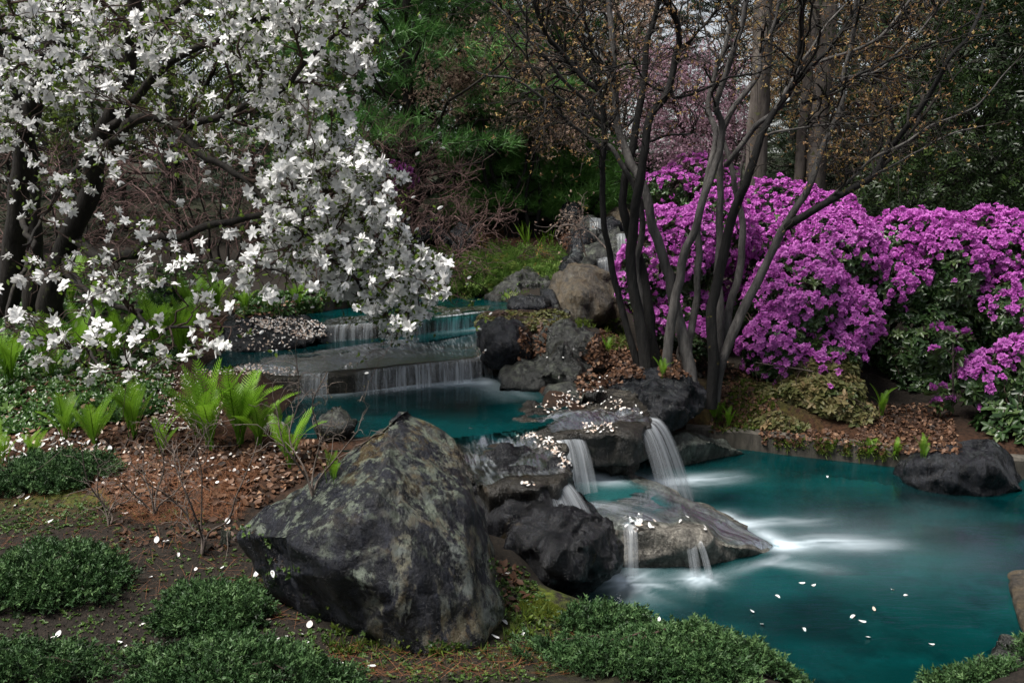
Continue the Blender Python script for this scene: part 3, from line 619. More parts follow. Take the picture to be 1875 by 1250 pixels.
def fall_mat(name, dens, freq, base=.1):
    """falling water: white and pale streaks running down, gaps between them"""
    m = Mat(name); u = m.n('UVMap').outputs[0]
    s = m.noise(m.scaled(u, (freq, .55, 1)), 1.0, 4, .62, .15); s2 = m.noise(m.scaled(u, (freq * .22, .3, 1)), 1.0, 3, .5)
    a = m.math('MULTIPLY', m.ramp(s, [(.36, 0.0), (.68, 1.)]), m.ramp(s2, [(.28, .25), (.55, 1.)]))
    al = m.math('MULTIPLY', m.math('ADD', m.math('MULTIPLY', a, .9), base), m.math('MULTIPLY', m.attr('edge'), dens))
    df = m.n('MixShader', None, i0=.4, i1=m.n('BsdfDiffuse', None, Color=(.72, .77, .82)).outputs[0], i2=m.n('BsdfTranslucent', None, Color=(.72, .77, .82)).outputs[0])
    gl = m.n('MixShader', None, i0=.12, i1=df.outputs[0], i2=m.n('BsdfGlossy', None, Roughness=.25).outputs[0])
    return m.finish(m.n('MixShader', None, i0=al, i1=m.n('BsdfTransparent').outputs[0], i2=gl.outputs[0]))
M_FALL = fall_mat('falling_water_streaks', .8, 46.0)
M_FALL2 = fall_mat('falling_water_soft', .95, 34.0, .16)

def pool(poly, z, step, mat, label, foam_fn=None, grow=.1, name='pool_water', fade=None):
    poly = np.asarray(poly); lo, hi = poly.min(0) - grow, poly.max(0) + grow
    xs = np.arange(lo[0], hi[0], step); ys = np.arange(lo[1], hi[1], step)
    X, Y = np.meshgrid(xs, ys); d = sdpoly(X, Y, poly)
    V = np.stack([X, Y, np.full_like(X, z)], -1).reshape(-1, 3); n = len(xs)
    i = (np.arange(len(ys) - 1)[:, None] * n + np.arange(n - 1)[None]).ravel()
    F = np.stack([i, i + 1, i + n + 1, i + n], -1); F = F[(d.ravel()[F] < grow).any(1)]
    used = np.unique(F); rm = np.full(len(V), -1); rm[used] = np.arange(len(used)); V = V[used]; F = rm[F]
    al = sstep(fade[1], fade[0], sdpoly(V[:, 0], V[:, 1], poly)) if fade else np.ones(len(V))
    foam, milk = foam_fn(V) if foam_fn else (np.zeros(len(V)), np.zeros(len(V)))
    return obj(name, mesh_np(name, V, F, mat, True, attrs={'foam': np.clip(foam, 0, 1), 'milk': np.clip(milk, 0, 1), 'cover': al}), label=label, kind='structure')
def streak(V, a, b, w, power=1.0, seed=0, sharp=1.0, wn=1.0):
    """foam thrown from a towards b, spreading to half-width w, torn into streaks along the throw"""
    a = np.asarray(a)[:2]; b = np.asarray(b)[:2]; e = b - a; L = np.hypot(*e); e = e / L; q = np.array([-e[1], e[0]])
    s = (V[:, :2] - a) @ e / L; t = (V[:, :2] - a) @ q
    ww = w * (.45 + .7 * np.clip(s, 0, 1.2))
    nz = fbm(np.stack([s * 1.3, t / w * 2.2, 0 * s + seed], -1), 3, seed)
    env = np.exp(-(t / ww) ** 2) * sstep(-.1, .02, s) * np.clip(1 - s, 0, 1) ** .8
    return power * env * np.clip(.62 + .5 * nz * wn + .2 * np.exp(-s * 3), 0, 1.1)
def plume(V, a, b, w0, w1, power, seed):
    """churned water drifting off along a line, softly torn into parallel wisps"""
    a = np.asarray(a)[:2]; b = np.asarray(b)[:2]; e = b - a; L = np.hypot(*e); e = e / L; q = np.array([-e[1], e[0]])
    s = (V[:, :2] - a) @ e / L; t = (V[:, :2] - a) @ q + .03 * fbm(np.stack([s * 3, 0 * s, 0 * s + seed], -1), 2, seed)
    ww = w0 + (w1 - w0) * np.clip(s, 0, 1.2); nz = fbm(np.stack([s * 3.0, t / .035, 0 * s + seed], -1), 4, seed); n2 = fbm(np.stack([V[:, 0] * 5, V[:, 1] * 9, 0 * s], -1), 3, seed + 3)
    return power * np.exp(-(t / ww) ** 2) * sstep(-.12, .12, s) * sstep(1.0, .1, s) * np.clip(.7 + .55 * nz + .5 * n2, 0, 1.1)
def splash(V, c, r, power, seed):
    dx = V[:, 0] - c[0]; dy = V[:, 1] - c[1]; d = np.hypot(dx, dy); an = np.arctan2(dy, dx)
    nz = fbm(np.stack([np.cos(an) * 4, np.sin(an) * 4, d / r * .8 + seed], -1), 3, seed)
    return power * np.exp(-(d / r) ** 1.5) * np.clip(.75 + .9 * nz, 0, 1.3)
def along(V, pts, w, power, seed):
    d = np.full(len(V), 9.)
    for a, b in zip(pts[:-1], pts[1:]):
        a = np.asarray(a)[:2]; b = np.asarray(b)[:2]; e = b - a; t = np.clip(((V[:, :2] - a) @ e) / (e @ e), 0, 1); d = np.minimum(d, np.hypot(*(V[:, :2] - a - t[:, None] * e).T))
    return power * np.exp(-(d / w) ** 1.3) * np.clip(.7 + .8 * fbm(V * 9, 3, seed), 0, 1.3)
def foam_low(V):
    f = plume(V, T(1190, 885, 0), T(1400, 866, 0), .08, .12, .7, 3) + splash(V, T(1195, 886, 0), .14, .9, 4)
    f += plume(V, T(1405, 1000, 0), T(1700, 990, 0), .06, .14, .75, 5) + .5 * plume(V, T(1350, 962, 0), T(1560, 945, 0), .04, .09, .8, 6) + .35 * plume(V, T(1400, 1030, 0), T(1600, 1050, 0), .04, .08, .7, 7)
    f += along(V, [T(1330, 942, 0), T(1390, 972, 0), T(1436, 998, 0)], .055, .5, 8) + streak(V, T(1435, 1018, 0), T(1290, 1062, 0), .06, .35, 9)
    f += splash(V, T(1152, 1066, 0), .12, .85, 10) + splash(V, T(1132, 1060, 0), .07, .5, 14) + splash(V, T(1272, 1060, 0), .07, .6, 11) + splash(V, T(1292, 1058, 0), .06, .4, 12)
    f += .10 * streak(V, T(1430, 1004, 0), T(1900, 960, 0), .7, 1.0, 16)
    k = .75 * np.exp(-(np.hypot(V[:, 0] - T(1200, 1080, 0)[0], V[:, 1] - T(1200, 1080, 0)[1]) / .75) ** 2) + .6 * np.exp(-(np.hypot(V[:, 0] - T(1300, 880, 0)[0], V[:, 1] - T(1300, 880, 0)[1]) / .5) ** 2)
    k += .5 * np.exp(-(np.hypot(V[:, 0] - T(1550, 1010, 0)[0], V[:, 1] - T(1550, 1010, 0)[1]) / .7) ** 2)
    return f, k * np.clip(.7 + .7 * fbm(V * 2.4, 3, 9), 0, 1)
pool(POOL_LOW, Z_LOW, .022, M_POOL, 'teal lower pool filling the bottom right', foam_low, .15)
def foam_mid(V):
    f = along(V, [T(648, 714, Z_MID), T(760, 706, Z_MID), T(885, 698, Z_MID)], .08, .85, 3) + along(V, [T(550, 722, Z_MID), T(600, 720, Z_MID)], .07, .45, 4) + streak(V, T(880, 702, Z_MID), T(960, 735, Z_MID), .2, .35, 5)
    k = along(V, [T(640, 720, Z_MID), T(900, 706, Z_MID)], .3, .6, 6)
    return f, k
pool(POOL_MID, Z_MID, .025, M_POOL, 'teal middle pool behind the huge boulder', foam_mid)
def foam_basin(V):
    return plume(V, T(1035, 862, Z_BASIN), T(1190, 890, Z_BASIN), .09, .1, .95, 3) + splash(V, T(1045, 862, Z_BASIN), .12, .7, 4) + along(V, [T(1010, 935, Z_BASIN), T(1080, 932, Z_BASIN), T(1150, 948, Z_BASIN)], .05, .8, 5), np.full(len(V), .75)
pool(POOL_BASIN, Z_BASIN, .02, M_POOLB, 'small milky basin between the spills of the lowest cascade', foam_basin, .08, fade=(-.12, .03))
def foam_up(V):
    return along(V, [T(590, 620, Z_UP), T(690, 612, Z_UP)], .05, .6, 3) + along(V, [T(795, 602, Z_UP), T(885, 597, Z_UP)], .1, .7, 4), along(V, [T(700, 615, Z_UP), T(885, 600, Z_UP)], .25, .6, 5)
DEEP_UP = wpoly([(330, 690), (400, 640), (590, 618), (700, 606), (790, 597), (895, 588), (900, 606), (880, 606), (740, 628), (400, 668)], Z_UP)
pool(DEEP_UP, Z_UP, .03, M_POOLU, 'dark strip of the upper pool behind the long weir', foam_up, .04)
pool(POOL_TOP, Z_TOP, .04, M_POOL, 'topmost teal pool at the foot of the green bank', None, .05)

def sheet_grid(rows):
    V = np.array(rows); a, b, _ = V.shape
    i = (np.arange(a - 1)[:, None] * b + np.arange(b - 1)[None]).ravel()
    return V.reshape(-1, 3), np.stack([i, i + 1, i + b + 1, i + b], -1)
def sheet(label, rows, mat, ulen=None, edge_pow=.25, name='waterfall', white=1.0, fade=(0, 0)):
    """rows run down the flow; columns across it"""
    V, F = sheet_grid(rows); a, b = len(rows), len(rows[0])
    L = np.linalg.norm(np.diff(np.array(rows[0]), axis=0), axis=1).sum() if ulen is None else ulen
    u, v = np.meshgrid(np.linspace(0, L, b), np.linspace(0, 1, a)); un = u / L
    edge = np.clip(np.minimum(un, 1 - un) * 2, 0, 1) ** edge_pow if edge_pow > 0 else np.ones_like(un)
    if fade[0]: edge = edge * sstep(0, fade[0], v)
    if fade[1]: edge = edge * sstep(0, fade[1], 1 - v)
    return obj(name, mesh_np(name, V, F, mat, True, attrs={'edge': edge.ravel(), 'white': np.full(a * b, white)}, uv=np.stack([u.ravel(), v.ravel()], -1)), label=label, kind='structure')
def spill(label, lip, z1, throw, mat=M_FALL, n=40, rows=12, up=.05, seed=0, foot=1.0, **k):
    """curtain from a lip polyline (world points) falling to z1, thrown out along `throw`"""
    lip = catmull(np.array(lip), n); throw = np.array(throw, float); mid = lip.mean(0)
    out = []
    wob = .012 * fbm(np.stack([np.arange(n) * .35, np.zeros(n), np.zeros(n) + seed], -1), 3, seed)
    for s in np.linspace(-.3, 1, rows):
        if s < 0: p = lip + throw * s * up / max(np.linalg.norm(throw), .01) * 3; p = p + [0, 0, .012]
        else:
            p = lip + throw * (s * .9 + .1 * s ** .5) + np.array([0, 0, 1]) * ((z1 - lip[:, 2]) * s ** 2)[:, None] + [0, 0, .012 * (1 - s)]
            p = mid + (p - mid) * (1 + (foot - 1) * s) * [1, 1, 0] + (p - mid) * [0, 0, 1]
        out.append(p + throw / max(np.linalg.norm(throw), .01) * (wob * max(s, 0))[:, None])
    return sheet(label, out, mat, **k)
spill('long streaked curtain falling from the long weir into the middle pool', [T(650, 686, .648), T(720, 677, .648), T(800, 668, .648), T(884, 659, .648)], Z_MID, (0.012, -.09, 0), seed=2, n=120)
spill('narrow thin curtain at the left end of the long weir', [T(550, 692, .648), T(575, 689, .648), T(602, 687, .648)], Z_MID, (0, -.06, 0), seed=4)
spill('short end curtain wrapping the right tip of the long weir', [T(876, 660, .648), T(888, 655, .648), T(894, 645, .648)], Z_MID, (.05, -.03, 0), seed=5)
spill('thin dark-gapped curtain on the left of the upper weir', [T(588, 601, .768), T(640, 597, .768), T(690, 594, .768)], Z_UP, (0, -.05, 0), seed=6, n=60)
spill('faint middle curtain of the upper weir behind the blossoms', [T(700, 593, .768), T(740, 590, .768), T(790, 584, .768)], Z_UP, (0, -.05, 0), seed=7, n=60)
spill('bright curtain at the right end of the upper weir', [T(795, 583, .768), T(840, 578, .768), T(888, 573, .768)], Z_UP, (0, -.09, 0), M_FALL2, seed=8, n=60)
spill('soft white spill dropping from the outlet slab into the milky basin', [T(1006, 800, .48), T(1030, 804, .475), T(1064, 798, .48)], Z_BASIN, (.05, -.13, 0), M_FALL2, seed=9, foot=1.25)
spill('tall silver spill dropping from the outlet slab into the lower pool', [T(1160, 786, .47), T(1182, 781, .475), T(1202, 768, .475)], 0.0, (.13, -.09, 0), M_FALL2, seed=10, rows=18, foot=1.5)
spill('fan of white water falling between the ledge rock and the petal strewn lip', [T(980, 898, .46), T(1002, 890, .46), T(1034, 882, .46)], .2, (.09, -.12, 0), M_FALL2, seed=11, foot=1.6)
spill('short white trickle over the front of the granite wedge', [T(1140, 968, .2), T(1150, 966, .2), T(1166, 967, .2)], 0.0, (.0, -.12, 0), M_FALL2, seed=12)
spill('slender trickle halfway along the granite wedge', [T(1246, 975, .17), T(1256, 977, .165), T(1266, 980, .16)], 0.0, (.03, -.14, 0), M_FALL, seed=13)
spill('thread of water near the granite wedge tip', [T(1262, 980, .16), T(1270, 982, .16), T(1276, 984, .155)], 0.0, (.06, -.14, 0), M_FALL, seed=14)
spill('white veil on the highest step of the far cascade', [S(1078, 402, 10.1), S(1088, 401, 10.1), S(1100, 402, 10.1)], 1.38, (0, -.12, 0), M_FALL, seed=15)
spill('white veil on the lower step of the far cascade', [S(1128, 432, 9.3), S(1140, 430, 9.3), S(1152, 432, 9.3)], 1.02, (0, -.16, 0), M_FALL2, seed=16)
spill('thin trickle at the foot of the far cascade', [S(1092, 478, 8.6), S(1110, 474, 8.6), S(1125, 476, 8.6)], .86, (0, -.12, 0), M_FALL, seed=17)

def drape(label, corners, rock_labels, na, nb, off=.012, mat=M_FILM, name='water_film', white=1.0, ep=.35, fade=(0, 0)):
    """water running over stone: a grid between four corners (plan view) laid on the rocks below"""
    V = []; F = []; n = 0
    for l in rock_labels:
        v, f = ROCKS[l]; V.append(v); F.append(f + n); n += len(v)
    bvh = BVHTree.FromPolygons(np.concatenate(V).tolist(), np.concatenate(F).tolist())
    c = [np.asarray(q, float) for q in corners]; rows = []
    for s in np.linspace(0, 1, na):
        r = []
        for t in np.linspace(0, 1, nb):
            q = (c[0] * (1 - t) + c[1] * t) * (1 - s) + (c[3] * (1 - t) + c[2] * t) * s
            hit = bvh.ray_cast(Vector((q[0], q[1], 3)), Vector((0, 0, -1)))[0]
            r.append([q[0], q[1], (hit.z if hit else q[2]) + off])
        rows.append(r)
    rows = np.array(rows)
    for _ in range(1): rows[1:-1, :, 2] = np.maximum(rows[1:-1, :, 2], (rows[:-2, :, 2] + rows[2:, :, 2]) / 2)
    return sheet(label, list(rows), mat, name=name, white=white, edge_pow=ep, fade=fade)
LB = {k: k for k in ROCKS}
def rl(*w): return [k for k in ROCKS if any(x in k for x in w)]
drape('rippled water film running over the long weir slab', [T(400, 668, .645), T(880, 604, .645), T(890, 655, .645), T(540, 690, .645)], rl('long low weir'), 26, 60, .012, white=.5, ep=0)
drape('thin water film on the upper weir slab', [T(580, 588, .768), T(900, 560, .768), T(890, 574, .768), T(584, 600, .768)], rl('upper weir slab'), 12, 40, .012, white=.5, ep=0)
drape('rippled water sheet on the flat slab behind the huge boulder', [T(830, 784, .5), T(985, 786, .5), T(1040, 868, .5), T(870, 892, .5)], rl('wet brown flat slab'), 30, 40, .01, white=.9, ep=.3)
drape('water film on the petal strewn outlet slab', [T(970, 772, .5), T(1170, 745, .5), T(1192, 786, .46), T(1010, 800, .48)], rl('petal strewn wet slab'), 26, 36, .008, white=1.0, ep=.3)
drape('smooth water sheet sliding down the granite wedge', [T(1090, 948, .2), T(1160, 872, .22), T(1432, 1000, .0), T(1345, 993, .1)], rl('pale granite wedge', 'narrow wet rock rib'), 50, 26, .01, M_SILK, white=.55, ep=.7, fade=(.12, .0))
drape('white rush of water crossing the left end of the granite wedge', [T(1045, 930, .21), T(1060, 905, .21), T(1260, 962, .18), T(1130, 966, .2)], rl('pale granite wedge', 'narrow wet rock rib'), 24, 16, .016, M_SILK, white=1.25, ep=1.0)

# ------------------------------------------------------------------ branch skeletons
class Skel:
    """branches joined in rounds: each new twig leaves the nearest fitting place of what has grown so far"""
    def __init__(s): s.p = np.zeros((0, 3)); s.d = np.zeros((0, 3)); s.r = np.zeros(0); s.paths = []
    def add(s, P, R, skip=1, register=True):
        P = np.asarray(P, float); R = np.asarray(R, float); s.paths.append((P, R))
        if register:
            D = unit(np.gradient(P, axis=1))
            s.p = np.vstack([s.p, P[:, skip:].reshape(-1, 3)]); s.d = np.vstack([s.d, D[:, skip:].reshape(-1, 3)]); s.r = np.concatenate([s.r, R[:, skip:].ravel()])
    def limb(s, pts, r0, r1, n=26, wob=0.0):
        c = catmull(pts, n)
        if wob: c = c + wob * np.stack([fbm(c * 5, 2, 51), fbm(c * 5, 2, 52), fbm(c * 5, 2, 53)], -1)
        R = r0 + (r1 - r0) * np.linspace(0, 1, n) ** .8
        s.add(c[None], R[None]); return c, R
    def grow(s, targets, n=6, r_tip=.002, thin=.65, wig=.06, bend=.45, sag=0.0, acute=.7, register=True, g=rng, rmax=1.0, upto=None):
        T_ = np.asarray(targets, float); best = np.zeros(len(T_), int)
        for k in range(0, len(T_), 400):
            v = T_[k:k + 400, None, :] - s.p[None]; L = np.linalg.norm(v, axis=2) + 1e-6
            cosb = (v * s.d[None]).sum(2) / L
            best[k:k + 400] = np.argmin(L * (1 + acute * (1 - cosb)), 1)
        A, D, R0 = s.p[best], s.d[best], s.r[best]
        L = np.linalg.norm(T_ - A, axis=1)
        C = A + D * (L * bend)[:, None] + (T_ - A) * .25 + g.normal(size=A.shape) * (L * wig * 1.5)[:, None]; C[:, 2] += sag * L
        t = np.linspace(0, 1, n)[None, :, None]
        P = A[:, None] * (1 - t) ** 2 + 2 * C[:, None] * t * (1 - t) + T_[:, None] * t ** 2
        P[:, 1:-1] += g.normal(size=P[:, 1:-1].shape) * (L * wig)[:, None, None] * .6
        r0 = np.minimum(np.minimum(R0 * thin, r_tip + L * .018), rmax); r0 = np.maximum(r0, r_tip)
        R = r0[:, None] + (r_tip - r0[:, None]) * np.linspace(0, 1, n)[None] ** .9
        s.add(P, R, 1, register); return P, R
def tube_mb(mb, P, R, sides, var=None):
    V, F = tubes(P, R, sides)
    if var is None: var = np.repeat(rng.uniform(0, 1, len(P)), P.shape[1] * sides)
    mb.add(V, F, var)
def tips(P):
    return P[:, -1], unit(P[:, -1] - P[:, -2])

# ------------------------------------------------------------------ leaf and flower shapes (unit size; z is the outward axis)
def strip(L, w, rows, curve=0.0, fold=0.0, wprof=None, start=0.0):
    """petal or leaf along +x, bent up by `curve`, edges lifted by `fold`: 3 columns"""
    t = np.linspace(0, 1, rows); wp = np.sin(np.pi * (0.08 + 0.92 * t) ** .8) ** .7 if wprof is None else wprof(t)
    x = start + L * np.sin(curve * t) / curve if abs(curve) > 1e-3 else start + L * t
    z = L * (1 - np.cos(curve * t)) / curve if abs(curve) > 1e-3 else 0 * t
    V = np.stack([np.stack([x, -w * wp, z + fold * w * wp], -1), np.stack([x, 0 * t, z], -1), np.stack([x, w * wp, z + fold * w * wp], -1)], 1).reshape(-1, 3)
    i = np.arange(rows - 1)[:, None]; j = np.arange(2)[None]
    return V, np.stack([i * 3 + j, i * 3 + j + 1, (i + 1) * 3 + j + 1, (i + 1) * 3 + j], -1).reshape(-1, 4)
def leaf6(L, w, curve=0.0, fold=.3):
    """a small leaf of two folded halves along +x"""
    z = lambda t: .5 * curve * L * t * t
    return np.array([[0, 0, 0], [.3 * L, -w, z(.3) + fold * w], [.72 * L, -.78 * w, z(.72) + fold * w], [L, 0, z(1)], [.72 * L, .78 * w, z(.72) + fold * w], [.3 * L, w, z(.3) + fold * w]]), np.array([[0, 1, 2, 3], [0, 3, 4, 5]])
def diamond(L, w, curve=0.0):
    return np.array([[0, 0, 0], [.45 * L, -w, .1 * L * curve], [L, 0, .5 * L * curve], [.45 * L, w, .1 * L * curve]]), np.array([[0, 1, 2, 3]])
def far_rosette(n, L, w, tilt, seed):
    g = np.random.default_rng(seed); return whorl([(*diamond(L * g.uniform(.75, 1.1), w, -.4), tilt + g.normal() * .25, k * 6.283 / n + g.normal() * .3, g.normal() * .3, 0) for k in range(n)])
def rotx(a): c, s = math.cos(a), math.sin(a); return np.array([[1, 0, 0], [0, c, -s], [0, s, c]])
def roty(a): c, s = math.cos(a), math.sin(a); return np.array([[c, 0, s], [0, 1, 0], [-s, 0, c]])
def rotz(a): c, s = math.cos(a), math.sin(a); return np.array([[c, -s, 0], [s, c, 0], [0, 0, 1]])
def whorl(parts):
    """parts: (V,F,tilt from the plane, azimuth, roll, lift)"""
    Vs, Fs, n = [], [], 0
    for V, F, tilt, az, roll, lift in parts:
        W = V @ (rotz(az) @ roty(-tilt) @ rotx(roll)).T + [0, 0, lift]; Vs.append(W); Fs.append(F + n); n += len(W)
    return np.concatenate(Vs), np.concatenate(Fs)
def magnolia_flower(seed, openness, rows=5):
    g = np.random.default_rng(seed); parts = []; n = g.integers(9, 13)
    for k in range(n):
        inner = k % 2
        L = g.uniform(.42, .56); w = g.uniform(.085, .14) * (1.15 if openness > .3 else .9)
        tilt = (1.35 - openness * (1.35 if not inner else .75)) + g.normal() * .2
        V, F = strip(L, w, rows, g.uniform(-.9, .35) if openness > .5 else g.uniform(-.3, .7), g.uniform(-.15, .4), lambda t: np.clip(.25 + 1.0 * np.sin(np.pi * np.clip(t * .86 + .07, 0, 1)) ** .8, 0, 1) * np.where(t > .98, .55, 1), .02)
        parts.append((V, F, tilt, k * 2.4 + g.normal() * .15, g.normal() * .25, .02 * inner))
    return whorl(parts)
MAG = [magnolia_flower(k, o) for k, o in enumerate([1.0, .92, .8, .65, 1.05, .5, .3])]
def bud_shape(seed):
    g = np.random.default_rng(seed); return whorl([(*strip(.5, .12, 5, .9, .5, None), 1.15, k * 2.1, 0, 0) for k in range(5)])
BUD = bud_shape(3)
def leaf_rosette(n, L, w, tilt, curve, seed, rows=3, jit=.25):
    g = np.random.default_rng(seed)
    return whorl([(*leaf6(L * g.uniform(.75, 1.1), w, curve, .3), tilt + g.normal() * jit, k * 6.283 / n + g.normal() * .3, g.normal() * .3, 0) for k in range(n)])
def truss(seed, n=5):
    g = np.random.default_rng(seed); Vs, Fs, c = [], [], 0
    base = np.array([[.04, 0, 0], [.22, -.13, .05], [.36, 0, .02], [.22, .13, .05]]); q = np.array([[0, 1, 2, 3]])
    for k in range(n):
        d = unit(np.array([g.normal(), g.normal(), abs(g.normal()) * .9 + .35])); o = d * g.uniform(.16, .34)
        R = frames(d[None], np.array([g.uniform(0, 6)]))[0]
        for j in range(5):
            W = (base * g.uniform(.85, 1.15)) @ (rotz(j * 1.2566) @ roty(-.35 + g.normal() * .15)).T
            Vs.append(W @ R.T + o); Fs.append(q + c); c += 4
    return np.concatenate(Vs), np.concatenate(Fs)
TRUSS = [truss(k) for k in range(5)]
def needle_tuft(n, L, spread, seed, w=.012, droop=0.0):
    g = np.random.default_rng(seed); a = g.uniform(0, 6.283, n); b = g.uniform(.12, spread, n)
    d = np.stack([np.sin(b) * np.cos(a), np.sin(b) * np.sin(a), np.cos(b)], -1); l = L * g.uniform(.7, 1.1, n)
    side = unit(np.cross(d, g.normal(size=(n, 3)))); base = d * .03 * L + np.array([0, 0, 1]) * g.uniform(-.35, .1, n)[:, None] * L
    tip = base + d * l[:, None]; tip[:, 2] -= droop * l
    V = np.stack([base - side * w, base + side * w, tip], 1).reshape(-1, 3)
    return V, np.arange(3 * n).reshape(-1, 3)
def spray(n, seed, w=.05, flat=.25):
    """flat feathery conifer spray along +z: leaflets left and right of an axis"""
    g = np.random.default_rng(seed); Vs = []
    for k in range(n):
        t = (k + .5) / n; s = 1 if k % 2 else -1; L = (1 - t * .75) * .42
        b = np.array([0, g.normal() * .02, t]); d = unit(np.array([s * .85, g.normal() * flat, .62]))
        q = unit(np.cross(d, [0, 1, 0])); Vs.append(np.stack([b - q * w * .4, b + d * L * .5 + q * w, b + d * L, b + d * L * .5 - q * w]))
    Vs.append(np.array([[-.01, 0, 0], [.01, 0, 0], [.006, 0, 1.08], [-.006, 0, 1.08]]))
    return np.concatenate(Vs), np.arange(4 * (n + 1)).reshape(-1, 4)
def pick_scatter(mb, shapes, pos, dirs, sizes, var, roll=None):
    pos = np.asarray(pos); w = rng.integers(0, len(shapes), len(pos)); sizes = np.broadcast_to(sizes, (len(pos),)); var = np.broadcast_to(var, (len(pos),))
    for k, (tv, tf) in enumerate(shapes):
        s = w == k
        if s.any():
            V, F = scatter(tv, tf, pos[s], frames(dirs[s], None if roll is None else roll[s]), sizes[s]); mb.add(V, F, np.repeat(var[s], len(tv)))
def rnd_dirs(n, up=0.0, g=rng):
    d = g.normal(size=(n, 3)); d[:, 2] += up; return unit(d)

# the surfaces standing so far, for laying things on them
_SV = np.concatenate(SURF_V); _SF = np.concatenate(SURF_F)
_keep = (np.abs(_SV[_SF[:, 0], 0]) < 9) & (_SV[_SF[:, 0], 1] > 1) & (_SV[_SF[:, 0], 1] < 16)
BVH = BVHTree.FromPolygons(_SV.tolist(), _SF[_keep].tolist())
def hit(u, v):
    d = raydir(u, v); d = d / np.linalg.norm(d); h = BVH.ray_cast(Vector((0, 0, CAMZ)), Vector(d))
    return (np.array(h[0][:]), np.array(h[1][:])) if h[0] is not None else (None, None)
def hits(uv):
    P, N = [], []
    for u, v in uv:
        a, b = hit(u, v)
        if a is not None and a[1] < 14: P.append(a); N.append(b if b[2] > 0 else -b)
    return np.array(P).reshape(-1, 3), np.array(N).reshape(-1, 3)

# ------------------------------------------------------------------ plant materials
M_BARK_BLACK = bark_mat('bark_black', (0.006, 0.006, 0.006), (0.028, 0.026, 0.024), (0.14, 0.12, 0.02), 20, .68)
M_BARK_GREY = bark_mat('bark_grey', (0.035, 0.032, 0.03), (0.17, 0.158, 0.146), (0.11, 0.1, 0.03), 18, .70)
M_BARK_MAG = bark_mat('bark_magnolia', (0.010, 0.009, 0.008), (0.04, 0.034, 0.028), (0.05, 0.055, 0.025), 14, .62)
M_BARK_TRUNK = bark_mat('bark_tall_trunk', (0.045, 0.036, 0.03), (0.17, 0.145, 0.125), (0.06, 0.06, 0.025), 9, .6)
M_BARK_BIRCH = bark_mat('bark_birch', (0.12, 0.11, 0.1), (0.42, 0.4, 0.38), None, 12)
M_TWIG = bark_mat('twig_brown', (0.028, 0.017, 0.013), (0.11, 0.072, 0.058), None, 30)
M_TWIG_RED = bark_mat('twig_purple_brown', (0.05, 0.028, 0.026), (0.22, 0.135, 0.12), None, 30)
M_TWIG_PALE = bark_mat('twig_pale', (0.09, 0.07, 0.058), (0.26, 0.21, 0.175), None, 30)
M_PETAL = leaf_mat('magnolia_white', [(0, (.62, .56, .50)), (.25, (.82, .81, .79)), (1, (.9, .9, .9))], .5, .22, .3, True)
M_LEAF_MAG = leaf_mat('magnolia_young_leaf', [(0, (.05, .09, .012)), (1, (.17, .26, .035))], .4, .4)
M_MAGENTA = leaf_mat('rhododendron_magenta', [(0, (.26, .02, .23)), (.4, (.50, .095, .47)), (1, (.70, .26, .68))], .55, .3, .25, True)
M_RLEAF = leaf_mat('rhododendron_leaf', [(0, (.012, .03, .01)), (.55, (.04, .085, .024)), (1, (.12, .17, .06))], .35, .22, .5)
M_TANLEAF = leaf_mat('tan_leaf', [(0, (.05, .075, .02)), (.5, (.14, .14, .05)), (1, (.28, .20, .10))], .5, .3)
M_FERN = leaf_mat('fern_green', [(0, (.07, .16, .010)), (.6, (.16, .33, .022)), (1, (.25, .44, .04))], .45, .42, .3, True)
M_JUNI = leaf_mat('juniper_bluegreen', [(0, (.007, .018, .005)), (.5, (.036, .086, .026)), (1, (.11, .195, .07))], .55, .12, .3)
M_BANK = leaf_mat('creeping_juniper_light', [(0, (.03, .065, .012)), (.5, (.13, .23, .05)), (.9, (.24, .33, .09)), (1, (.30, .18, .06))], .55, .25, .3)
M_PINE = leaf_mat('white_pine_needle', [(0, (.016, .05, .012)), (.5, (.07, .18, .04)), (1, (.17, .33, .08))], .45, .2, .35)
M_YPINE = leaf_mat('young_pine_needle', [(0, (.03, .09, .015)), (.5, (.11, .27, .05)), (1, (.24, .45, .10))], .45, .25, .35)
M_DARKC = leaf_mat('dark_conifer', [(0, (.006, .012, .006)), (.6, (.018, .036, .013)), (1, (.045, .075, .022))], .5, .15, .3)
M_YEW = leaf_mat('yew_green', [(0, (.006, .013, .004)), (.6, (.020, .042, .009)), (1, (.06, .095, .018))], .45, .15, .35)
M_ORANGE = leaf_mat('young_maple_leaf', [(0, (.16, .08, .04)), (.5, (.36, .21, .09)), (1, (.5, .36, .11))], .5, .4)
M_TANFUZZ = leaf_mat('tan_pink_leaf', [(0, (.28, .18, .14)), (.5, (.48, .34, .26)), (1, (.62, .49, .37))], .55, .35)
M_PINK = leaf_mat('cherry_pink', [(0, (.30, .17, .22)), (1, (.50, .33, .40))], .55, .35)
M_SPRING = leaf_mat('spring_green_leaf', [(0, (.05, .085, .012)), (1, (.16, .22, .035))], .5, .4)
M_GCOVER = leaf_mat('groundcover_leaf', [(0, (.015, .04, .01)), (.6, (.05, .12, .025)), (1, (.12, .21, .05))], .35, .25, .5)
M_LITTER = leaf_mat('dead_leaf', [(0, (.02, .010, .006)), (.5, (.085, .04, .021)), (.85, (.18, .09, .048)), (1, (.30, .18, .11))], .6, .1)
M_NEEDLE = leaf_mat('dead_needle', [(0, (.06, .02, .01)), (1, (.25, .10, .04))], .6, .05)
M_WPETAL = leaf_mat('fallen_petal', [(0, (.42, .25, .16)), (.35, (.62, .50, .42)), (.6, (.78, .76, .74)), (1, (.85, .85, .85))], .5, .15, .3, True)

